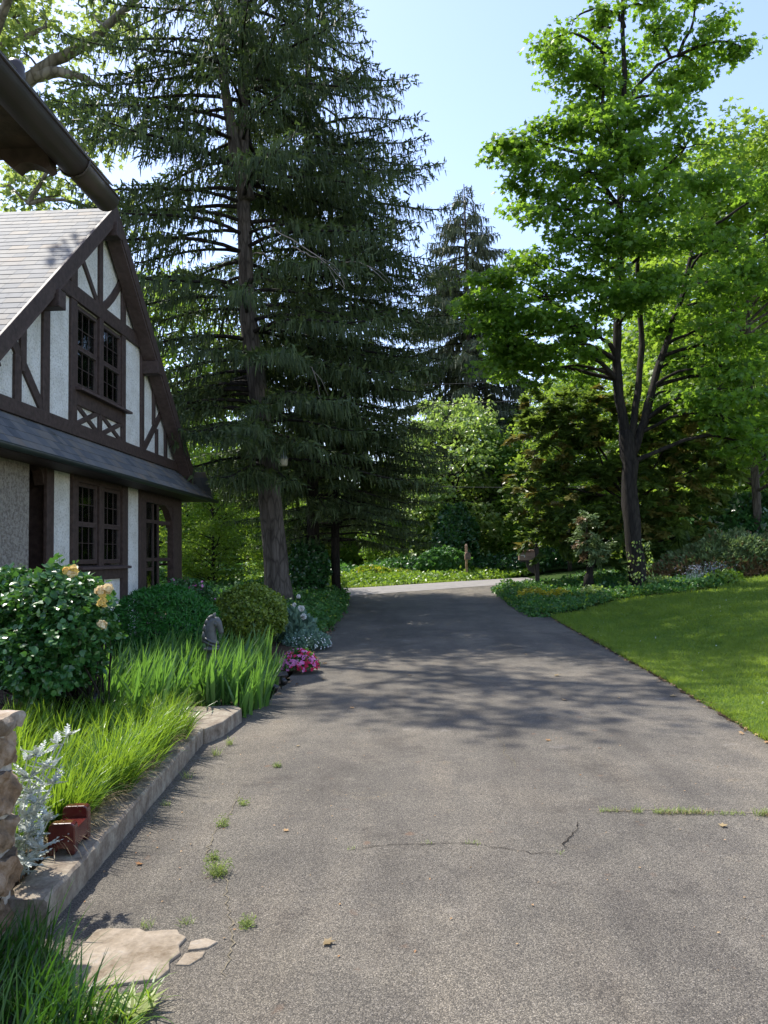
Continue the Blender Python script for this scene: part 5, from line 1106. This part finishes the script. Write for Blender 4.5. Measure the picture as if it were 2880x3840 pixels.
# ------------------------------------------------------------------ garden plants (left bed)
def rose_bush():
    g = np.random.default_rng(91); base = (-3.1, 6.9, .12)
    r = empty('rose_bush', base, 'large rose bush with yellow and cream blooms in front of the house', 'rose bush'); mb = MB(); sb_ = MB(); b = np.array(base)
    blobs = [(at(100, 2420, 6.9), (.55, .5, .42)), (at(60, 2280, 7.0), (.45, .4, .30)), (at(230, 2250, 6.7), (.36, .35, .26)), (at(300, 2350, 6.5), (.26, .3, .24)), (at(180, 2470, 6.6), (.4, .35, .3)), (at(-120, 2400, 7), (.6, .5, .5)), (at(290, 2480, 6.7), (.22, .2, .15)), (at(20, 2200, 7.1), (.3, .3, .15))]
    for bi, (c, R) in enumerate(blobs):
        for q in range(12):
            e = c+nrm(g.normal(size=3))*np.array(R)*.9; limb(sb_, b+g.normal(size=3)*[.15, .1, 0], e, .012, .004, .08, 5, 900+bi*20+q, 5)
        n = int(4300*R[0]*R[2]/.15); n = min(n, 2700); d = nrm(g.normal(size=(n, 3))); P = c+d*(g.random(n)**.3)[:, None]*np.array(R)*(1+.3*np.sin(d[:, :1]*7+bi)*np.sin(d[:, 2:]*6+bi))*(1+.22*g.random((n, 1))**3)
        N = nrm(d*.6+[0, 0, .8]+.5*g.normal(size=(n, 3))); scatter(mb, OV_V, OV_F, P, nrm(np.cross(N, g.normal(size=(n, 3)))+d*.5), N, .062*g.uniform(.6, 1.3, n), g.random(n), wid=1.15)
    part(sb_, 'stems', M['bark_dark'], r); part(mb, 'foliage', M['rose_leaf'], r)
    def rose(p, s, mat):
        m = MB(); p = np.array(p); k = 46; d = nrm(g.normal(size=(k, 3))+[.1, -.5, .3]); rad = np.linspace(.12, .5, k)[:, None]
        pole = nrm(np.array([.2, -.8, .55])); D = nrm(pole-d*(d@pole)[:, None]+.3*g.normal(size=(k, 3)))
        scatter(m, OV_V*np.array([1.7, 1, 1.6]), OV_F, p+d*rad*s-D*s*.2, D, d, s*np.linspace(.35, .62, k), np.clip(g.random(k), 0, 1))
        part(m, 'rose', mat, r)
    for (x, y, s, mt) in ((250, 2143, .07, 'rose_yellow'), (277, 2136, .075, 'rose_yellow'), (270, 2150, .07, 'rose_cream'), (405, 2208, .085, 'rose_cream'), (378, 2218, .085, 'rose_cream'), (384, 2232, .06, 'rose_yellow'), (382, 2262, .07, 'rose_yellow'), (390, 2252, .05, 'rose_yellow'), (381, 2345, .08, 'rose_cream')): rose(at(x, y, 6.35), s, M[mt])
rose_bush()
mound('clipped_yew', 'low rounded dark green clipped yew between the rose bush and the horse head post', (-3.72, 11.0, .62), (.80, .75, .60), 17000, .06, M['yewmound'], 92, shell=.9, tmpl=(ST_V, ST_F), noise_=.03, wid=.35)
mound('azalea_ball', 'yellowish green rounded azalea beyond the horse head post', (-2.92, 13.0, .66), (.63, .6, .50), 9000, .055, M['boxball'], 93, shell=.85, noise_=.04)
mound('shrub', 'small pinkish shrub in front of the porch corner', tuple(at(690, 2230, 15)), (.65, .4, .32), 2600, .06, M['rose_leaf'], 94, shell=.4, mats2=M['pinkish'] if 'pinkish' in M else M['pink'], p2=.05)
mound('leafy_plant', 'blue green leafy plant under the stone planter', (-3.95, 12.6, .3), (.35, .3, .25), 700, .09, M['greyblue'], 95, cat='plant', shell=.5)
# planter
pc = np.array([-4.55, 15.9, .22]); pl = empty('stone_planter', tuple(pc), 'brown moulded planter between the yew and the azalea ball', 'planter')
mb = MB(); lathe(mb, pc, [(.16, 0), (.17, .05), (.14, .12), (.16, .3), (.2, .38), (.28, .44), (.28, .48), (.24, .5)], 24); part(mb, 'bowl', M['terracotta'], pl, smooth=True)
mb = MB(); n = 700; g = RNG; P = pc+np.c_[g.normal(size=(n, 2))*.14, .5+.2*g.random(n)]; scatter(mb, OV_V, OV_F, P, nrm(rnd(n)), nrm(rnd(n)+[0, 0, 1]), .07, g.random(n)); part(mb, 'plant', M['rose_leaf'], pl)

def liriope():
    g = RNG
    # individual clumps forming the bed
    spots = []
    for _ in range(600):
        y = g.uniform(3.5, 6.9); x = g.uniform(-3.6, -1.95+.0*y); 
        if x < -1.75-.47*y+.2 or (y > 6.5 and x > -2.22): continue
        if all((x-a)**2+(y-b)**2 > .24**2 for a, b in spots): spots.append((x, y))
    spots += [(float(np.interp(y, [3.33, 6.62], [-1.93, -2.20]))+.03*math.sin(y*9), float(y)) for y in np.arange(4.25, 6.45, .17)]
    mb = MB()
    for (x, y) in spots:
        n = int(140*(1.2 if y < 5 else .9)*g.uniform(.6, 1.2)); a = g.random(n)*2*math.pi; rr = .10*np.sqrt(g.random(n)); P = np.c_[x+rr*np.cos(a), y+rr*np.sin(a), np.full(n, .12)]
        D = np.c_[np.cos(a)+.9+.4*g.normal(size=n), np.sin(a)-.15+.4*g.normal(size=n)]
        blades(mb, P, g.uniform(.22, .45, n), g.uniform(.007, .013, n), D, g.uniform(.2, 1.5, n), 5, up=g.uniform(.02, .35, n), var=np.clip(g.random(n)*.8+.2*g.normal(), 0, 1))
    tag(mb.build('liriope_grass', M['liriope']), 'thick bright green strap leaved grass spilling over the long curb', 'grass', kind='stuff')
    mb = MB(); n = 1500; y = g.uniform(3.9, 6.7, n); x = np.interp(y, [3.33, 6.62], [-1.84, -2.1])-g.random(n)*.12; P = np.c_[x, y, np.full(n, .13)]
    blades(mb, P, g.uniform(.15, .34, n), .006, np.c_[1+.3*g.normal(size=n), -.5+.8*g.normal(size=n)], g.uniform(1.2, 2.3, n), 5, up=.5); tag(mb.build('dry_grass', M['straw']), 'dry brown drooping grass blades along the curb edge', 'grass', kind='stuff')
liriope()
def iris():
    g = RNG; k = 0; spots = []
    for _ in range(900):
        y = g.uniform(7.0, 10.3); x = g.uniform(-3.5, -1.78)
        if y < 7.68 and x > -2.42: continue
        if x < -1.75-.35*y+.9: continue
        if (x+2.2)**2+(y-8)**2 < .025 or (y > 9.7 and x > -2.15): continue
        if all((x-a)**2+(y-b)**2 > .15**2 for a, b in spots): spots.append((x, y))
    spots += [(-2.12, 7.80), (-2.28, 7.82), (-1.98, 7.84), (-2.2, 7.72), (-2.05, 7.95), (-2.42, 6.95), (-2.6, 6.9), (-2.85, 7.0), (-1.82, 8.12), (-2.02, 8.15), (-1.72, 8.35), (-2.25, 8.35)]
    first = None
    for v in range(5):
        pass
    protos = []
    for v in range(6):
        mb = MB(); n = 15; D = np.c_[.5+.6*g.normal(size=n), -.1+.6*g.normal(size=n)]
        blades(mb, np.c_[g.normal(size=(n, 2))*.035, np.zeros(n)], g.uniform(.36, .66, n), g.uniform(.028, .045, n), D, g.uniform(.05, .7, n), 5, up=g.uniform(.02, .3, n)); protos.append(mb.mesh('iris_leaves', M['iris']))
    for i, (x, y) in enumerate(spots[:290]):
        r = bpy.data.objects.new('iris_plant', protos[i % 6]); S.collection.objects.link(r); r.location = (x, y, float(gz(x, y))); r.rotation_euler = (0, 0, g.uniform(-.45, .45)); s = g.uniform(.8, 1.12); r.scale = (s, s, s*.95)
        lb = ('iris plant with wide sword leaves at the front of the bed beside the concrete slab' if y < 8.1 and x > -2.3 else 'iris plant with sword leaves in the shaded back of the bed near the azalea ball' if y > 9.2 else 'iris plant with sword leaves between the horse head post and the driveway' if x > -2.2 else 'iris plant with sword leaves left of the horse head post near the rose bush')
        tag(r, lb, 'iris', 'iris plants in the bed')
iris()
def flowers(name, label, c, R, nleaf, leafm, heads, cat='flowers', hs=.03, lsz=.04, seed=3):
    g = np.random.default_rng(seed); r = empty(name, (c[0], c[1], float(gz(c[0], c[1]))), label, cat); c = np.array(c); R = np.array(R)
    d = nrm(g.normal(size=(nleaf, 3))); d[:, 2] = abs(d[:, 2]); mb = MB(); P = c+d*R*(g.random(nleaf)**.4)[:, None]
    scatter(mb, RH_V, RH_F, P, nrm(d+.5*g.normal(size=(nleaf, 3))+[0, 0, .5]), nrm(g.normal(size=(nleaf, 3))), lsz*g.uniform(.6, 1.4, nleaf), g.random(nleaf)); part(mb, 'leaves', leafm, r)
    for (mat, n, sx) in heads:
        mb = MB(); dd = nrm(g.normal(size=(n, 3))+np.array([sx, -.3, .6])); dd[:, 2] = abs(dd[:, 2]); P = c+dd*R*1.03
        for q in range(5):
            a = q*2*math.pi/5; N = nrm(dd+.15*g.normal(size=(n, 3))+[0, -.4, .3]); X = nrm(np.cross(N, [1., .2, .1])); Y_ = np.cross(N, X)
            scatter(mb, OV_V*[1.3, 1, 1], OV_F, P, X*math.cos(a)+Y_*math.sin(a), N, hs*g.uniform(.8, 1.2, n), g.random(n))
        part(mb, 'blossoms', mat, r)
    return r
flowers('dianthus', 'mound of pink and crimson flowers at the left edge of the driveway', (-1.72, 10.7, .08), (.27, .27, .25), 1500, M['cover'], [(M['pink'], 150, -.3), (M['red'], 90, .7)], hs=.032, lsz=.05, seed=5)
flowers('snow_in_summer', 'silvery green plant with tiny white flowers beside the peony', (-2.0, 13.3, .08), (.42, .6, .25), 2600, M['greyblue'], [(M['white'], 110, .8)], hs=.013, lsz=.06, seed=6)
pe = flowers('peony', 'peony plant with one crimson and several white blooms right of the azalea ball', (-2.25, 13.7, .1), (.36, .4, .55), 800, M['greyblue'], [], lsz=.13, seed=7)
for (x, y, m) in ((1060, 2284, 'red'), (1130, 2281, 'white'), (1138, 2312, 'white'), (1058, 2325, 'white'), (1119, 2237, 'white'), (1104, 2268, 'white')):
    p = at(x, y, 13.2); mb = MB(); d = nrm(rnd(60)); scatter(mb, OV_V*[1.4, 1, 1], OV_F, p+d*.012, d, nrm(rnd(60)), .05 if m == 'red' or y in (2281, 2312) else .03, RNG.random(60)); part(mb, 'bloom', M[m], pe)
def dusty():
    g = np.random.default_rng(12); base = (-1.93, 3.62, .12); r = empty('dusty_miller', base, 'silvery white lacy leaved plant beside the stone pier', 'plant'); mb = MB(); sb_ = MB(); b = np.array(base)
    tips = [at(250, 2760, 3.75), at(215, 2790, 3.7), at(140, 2830, 3.6), at(170, 2870, 3.6), at(110, 2920, 3.55), at(200, 2940, 3.6), at(140, 3010, 3.55), at(180, 3080, 3.5), at(110, 3120, 3.5), at(150, 3180, 3.45), at(90, 3000, 3.5), at(100, 2850, 3.6), at(95, 3230, 3.45)]
    for k, t in enumerate(tips):
        pts = limb(sb_, b+g.normal(size=3)*[.03, .03, 0], t, .005, .003, .02, 6, 40+k, 5)
        for p in pts[2:]+[t]:
            for q in range(3):
                a = g.random()*6.28; d = nrm(np.array([math.cos(a), math.sin(a), .45+.4*g.normal()])); L = .075*g.uniform(.7, 1.2); s = nrm(np.cross(d, [0, 0, 1.])); N = nrm(np.cross(s, d)+.3*g.normal(size=3))
                m_ = 9; u = np.linspace(.1, 1, m_); sg = np.where(np.arange(m_) % 2, 1, -1)
                P = np.array(p)+d*(L*u)[:, None]; D = d*.8+s*(sg*.9)[:, None]; D[-1] = d
                scatter(mb, RH_V*[1.1, 1, 1], RH_F, P, D, np.tile(N, (m_, 1)), L*.36*(1-.35*u), g.random(m_))
                scatter(mb, RH_V*[.5, 1, 1], RH_F, [p], [d], [N], L, .5)
    part(sb_, 'stems', M['silver'], r); part(mb, 'foliage', M['silver'], r)
dusty()
# near grass clump, bottom left
def near_grass():
    g = RNG; mb = MB(); spots = [(-1.62, 2.78), (-1.5, 2.92), (-1.35, 2.7), (-1.72, 3.0), (-1.45, 2.6), (-1.25, 2.62), (-1.6, 3.08), (-1.15, 2.55), (-1.7, 2.6), (-1.55, 2.45), (-1.3, 2.45), (-1.8, 2.8), (-1.66, 2.9), (-1.4, 2.82), (-1.55, 2.66)]
    for (x, y) in spots:
        n = 60; a = g.random(n)*6.28; P = np.c_[x+.05*g.normal(size=n), y+.05*g.normal(size=n), np.full(n, .0)]
        blades(mb, P, g.uniform(.12, .33, n), g.uniform(.006, .011, n), np.c_[np.cos(a)+.6, np.sin(a)], g.uniform(.1, 1.1, n), 6, up=g.uniform(.02, .4, n))
    tag(mb.build('shade_toned_grass', M['grass_shade_tone']), 'clump of long dark green grass, its colour deepened for shade, in the bottom left corner', 'grass', kind='stuff')
    mb = MB(); n = 260; x = g.uniform(-1.35, -.98, n); y = g.uniform(2.45, 2.85, n); a = g.random(n)*6.28
    blades(mb, np.c_[x, y, 0*x+.01], g.uniform(.06, .2, n), .007, np.c_[np.cos(a)+.8, np.sin(a)+.1], g.uniform(.6, 2.0, n), 6, up=.4); tag(mb.build('fringe_grass', M['liriope']), 'arching light green grass blades beside the flagstone', 'grass', kind='stuff')
    # broad leaf weed
    for i, (x, y, lb) in enumerate([(-1.05, 2.74, 'broad leaved bright green weed at the lower edge of the flagstone'), (-1.52, 2.75, 'broad leaved weed in the dark grass at bottom left')]):
        mb = MB(); n = 9; a = np.arange(n)*2.4; d = np.c_[np.cos(a), np.sin(a), .35+.3*g.random(n)]; scatter(mb, MP_V*[.5, 1, 1], MP_F, np.tile([x, y, .02], (n, 1)), nrm(d), nrm(np.array([0, 0, 1.])-d*.3), .13*g.uniform(.7, 1.2, n), .5+.5*g.random(n)); tag(mb.build('weed', M['weedm']), lb, 'weed')
near_grass()

# ------------------------------------------------------------------ cracks, weeds, litter
def crackline(pts, w, seed, name='crack'):
    g = np.random.default_rng(seed); P = []; pts = np.array(pts, float)
    for a, b in zip(pts[:-1], pts[1:]):
        L = np.linalg.norm(b-a); k = max(2, int(L/.03)); t = np.linspace(0, 1, k, endpoint=False); nn = np.array([-(b-a)[1], (b-a)[0]])/L
        P += [a+(b-a)*q+nn*g.normal()*.007 for q in t]
    P.append(pts[-1]); P = np.array(P); n = len(P); T = np.gradient(P, axis=0); T = T/np.linalg.norm(T, axis=1)[:, None]; N = np.c_[-T[:, 1], T[:, 0]]; ww = w*(.4+g.random(n))*np.minimum(1, np.minimum(np.arange(n), n-1-np.arange(n))/4.+.1)
    V = np.concatenate([np.c_[P+N*ww[:, None]/2, np.full(n, .0205)], np.c_[P-N*ww[:, None]/2, np.full(n, .0205)]]); V[:, 2] += gz(V[:, 0], V[:, 1])
    return V, np.array([[i, i+1, i+1+n, i+n] for i in range(n-1)]), P
cr = [([(-.42, 4.25), (-.2, 4.32), (.0, 4.33), (.2, 4.35), (.4, 4.28), (.55, 4.2), (.72, 4.19)], .008, 1, 'thin dark crack crossing the middle of the driveway'),
      ([(.70, 4.2), (.76, 4.35), (.86, 4.55), (.9, 4.7)], .010, 2, 'short dark crack rising to the right in the driveway'),
      ([(-1.28, 5.4), (-1.22, 4.9), (-1.23, 4.5), (-1.18, 4.2), (-1.0, 3.9), (-.92, 3.6), (-.85, 3.4), (-.80, 3.2), (-.78, 2.95)], .009, 3, 'long wandering crack near the left side of the driveway'),
      ([(.62, 6.9), (.66, 6.5), (.63, 6.25), (.69, 6.0), (.66, 5.8)], .008, 4, 'short pale filled crack in the middle distance of the driveway'),
      ([(1.02, 4.85), (1.4, 4.9), (1.8, 4.86), (2.2, 4.80), (2.5, 4.7)], .012, 5, 'weedy crack running to the right edge of the driveway'),
      ([(-.85, 3.62), (-.6, 3.72), (-.35, 3.85)], .004, 6, 'hairline crack branching off the long left crack')]
for pts, w_, sd, lb in cr:
    V, f, P = crackline(pts, w_*.6, sd); mb = MB(); mb.add(V, f); tag(mb.build('crack', M['crack'] if sd not in (3, 4, 5) else M['crackdust']), lb, 'crack', kind='structure')
def tuft(x, y, n, h, sp, label, mat='weedm', feather=False, group=None):
    g = RNG; mb = MB(); P = np.c_[x+g.uniform(-sp, sp, n), np.full(n, y)+g.normal(size=n)*.012, np.full(n, .018)+gz(x, y)]
    if feather:
        P[:, 0] = x+g.normal(size=n)*.012; blades(mb, P, g.uniform(.5, 1, n)*h, .004, g.normal(size=(n, 2)), .5, 4, up=g.uniform(0, .8, n))
        k = n*14; b = P[g.integers(0, n, k)]; a = g.random(k)*6.28; t = g.random(k); scatter(mb, RH_V*[.5, 1, 1], RH_F, b+np.c_[np.cos(a)*t*h*.55, np.sin(a)*t*h*.55, h*.8*t*g.random(k)], nrm(g.normal(size=(k, 3))), nrm(g.normal(size=(k, 3))), .02, g.random(k))
    else: blades(mb, P, g.uniform(.4, 1, n)*h, .0035, g.normal(size=(n, 2)), .9, 3, up=g.uniform(0, .7, n))
    tag(mb.build('weed', M[mat]), label, 'weed', group or 'weeds growing in the driveway cracks')
tuft(-1.05, 3.92, 26, .12, .03, 'largest feathery weed in the left crack of the driveway', feather=True)
tuft(-.78, 3.38, 9, .06, .03, 'small leafy weed low in the left crack, right of the flagstone', feather=True)
tuft(-1.14, 4.12, 8, .05, .05, 'flat leafy weed just above the largest feathery one', feather=True)
tuft(-1.21, 4.62, 9, .08, .03, 'yellow green weed halfway up the left crack', feather=True)
tuft(-1.17, 5.0, 6, .07, .02, 'thin weed beside the shadow of the curb', feather=True)
tuft(-1.12, 5.9, 8, .05, .02, 'tiny weed farthest up the left crack', feather=True)
for i, (x, n, sp, h) in enumerate([(1.12, 60, .06, .045), (1.28, 40, .03, .06), (1.52, 190, .14, .06), (1.78, 110, .13, .035), (2.05, 150, .09, .065), (2.25, 110, .08, .055)]):
    tuft(x, 4.87-.02*i, n, h, sp, ['first small tuft at the left end of the weedy crack', 'second small tuft in the weedy crack', 'long bushy tuft in the weedy crack', 'thin strip of weeds between two bushier tufts of the crack', 'bushy tuft near the right end of the weedy crack', 'last tuft where the weedy crack leaves the picture'][i])
    if i % 2 == 0: tuft(x+.05, 4.86-.02*i, n//2, h*.7, sp*1.2, ['straw coloured blades at the left end of the weedy crack', '', 'straw coloured blades in the middle of the weedy crack', '', 'straw coloured blades near the right end of the weedy crack'][i], 'straw')
tuft(-.0, 4.335, 12, .025, .03, 'tiny moss tuft on the dark middle crack, left one'); tuft(.25, 4.34, 20, .03, .05, 'small tuft on the dark middle crack'); tuft(.71, 4.2, 10, .025, .02, 'tiny tuft where the two dark cracks meet'); tuft(-.41, 4.25, 8, .03, .02, 'tiny tuft at the left end of the dark middle crack')
for i, (x, y) in enumerate([(-1.22, 3.37), (-1.05, 3.40), (-1.68, 5.0), (-1.72, 5.6), (-1.68, 6.25), (-1.66, 6.6)]):
    tuft(x, y, 26 if i < 4 else 50, .05 if i < 3 else .1, .03, ['grass tuft on the upper edge of the flagstone, left one', 'grass tuft on the upper edge of the flagstone, right one', 'small grass tuft at the foot of the curb, nearest one', 'small grass tuft at the foot of the curb, second one', 'larger grass tuft at the foot of the curb beside the maroon block', 'larger grass tuft where the curb meets the slab'][i], group='grass tufts at the drive edge')
litter = [((1210, 3538), .06, 'brown', 'brown dry leaf lying alone in the near driveway'), ((1170, 3180), 0, '', '')]
lp = [(1212, 3540, .055, 'brown dry leaf alone in the near part of the driveway'), (2060, 2780, .05, 'curled tan leaf beside the pale filled crack'), (2275, 2560, 0, ''), (1205, 2548, .06, 'pale yellow leaf left of centre in the drive'), (1322, 2657, .05, 'pale leaf on the drive beyond the shadows'), (1540, 2533, .05, 'pale leaf on the drive in the shadow band'), (2080, 2535, .09, 'wide pale yellow leaf right of centre in the shadow band'), (1220, 2490, .08, 'small leaf near the drive edge by the pink flowers'), (2120, 2625, .07, 'thin fallen twig leaf on the right of the drive'), (1112, 2800, .035, 'small pale leaf near the left side of the drive'), (1075, 3120, .035, 'small pale leaf in the left middle of the drive'), (530, 3240, .04, 'curled pale leaf in front of the curb'), (2515, 2612, .08, 'pale maple leaf at the right edge of the drive'), (2325, 2620, .04, 'little leaf in the lit patch right of the shadows'), (2250, 2807, .03, 'tiny brown twig on the drive below the shadows'), (2700, 3100, .05, 'tan leaf just below the weedy crack'), (1975, 2455, .05, 'brownish leaf on the shaded drive'), (2180, 2440, .06, 'greenish leaf near the lawn in shade'), (1750, 2460, .04, 'small light leaf in the middle of the shaded drive')]
def groundpt(px, py):
    d = ray(px, py); t = 1.
    while t < 80:
        p = d*t+np.array([0, 0, EYE])
        if p[2] < gz(max(p[0], float(gedge(p[1]))), p[1])+.018: return p
        t *= 1.003
    return None
for i, (x, y, s, lb) in enumerate(lp):
    if not s: continue
    p = groundpt(x, y); mb = MB(); a = i*2.1; tv = MP_V.copy(); tv[:, 2] = .25*tv[:, 0]**2+.1*tv[:, 1]
    scatter(mb, tv, MP_F, [(0, 0, 0)], [(math.cos(a), math.sin(a), .05)], [(.1, 0, 1)], s, i*.37 % 1)
    o = mb.build('dry_leaf', M['brownleaf'] if i % 3 else M['straw'], origin=None); o.location = (p[0], p[1], p[2]+.006); tag(o, lb, 'leaf', 'fallen leaves on the driveway')
def edge_litter():
    g = RNG; mb = MB(); n = 260; y = 5+g.random(n)**1.3*15; x = np.interp(y, [a for a, b in RX], [b for a, b in RX])+.02+.05*g.normal(size=n); P = np.c_[x, y, gz(x, y)+.035]
    scatter(mb, MP_V, MP_F, P, nrm(rnd(n)*[1, 1, .2]), nrm(rnd(n)*.4+[0, 0, 1]), .045*g.uniform(.5, 1.3, n), g.random(n))
    n = 160; y = 8.5+g.random(n)*14; x = np.interp(y, [a for a, b in LX], [b for a, b in LX])+.03+.07*g.normal(size=n); P = np.c_[x, y, gz(np.maximum(x, gedge(y)), y)+.03]
    scatter(mb, MP_V, MP_F, P, nrm(rnd(n)*[1, 1, .2]), nrm(rnd(n)*.4+[0, 0, 1]), .045*g.uniform(.5, 1.3, n), g.random(n))
    tag(mb.build('leaf_litter', M['brownleaf']), 'crumbled dry leaf litter along both edges of the driveway', 'leaf litter', kind='stuff')
    mb = MB(); n = 55; y = g.uniform(7, 19, n); x = jr(9)+.3+g.random(n)*y*.35; P = np.c_[x, y, gz(x, y)+.06]; k = y < bedy(x); P = P[k]; n = len(P)
    for q in range(3): scatter(mb, OV_V, OV_F, P, nrm(rnd(n)), nrm(rnd(n)+[0, 0, 1]), .022, g.random(n))
    tag(mb.build('clover_flowers', M['white']), 'tiny white clover flowers and petals scattered on the lawn', 'clover', kind='stuff')
edge_litter()
def debris():
    g = np.random.default_rng(44); mb = MB(); n = 420; y = 3.0*np.exp(g.random(n)*2.1); x = np.interp(y, [a for a, b in LX], [b for a, b in LX])+.1+g.random(n)**1.4*4.5; P = np.c_[x, y, gz(x, y)+.022]
    scatter(mb, RH_V, RH_F, P, nrm(rnd(n)*[1, 1, .1]), nrm(rnd(n)*.3+[0, 0, 1]), g.uniform(.006, .02, n), g.random(n))
    tag(mb.build('debris', M['brownleaf']), 'scattered crumbs of dry leaves and bud scales on the driveway', 'debris', kind='stuff')
debris()
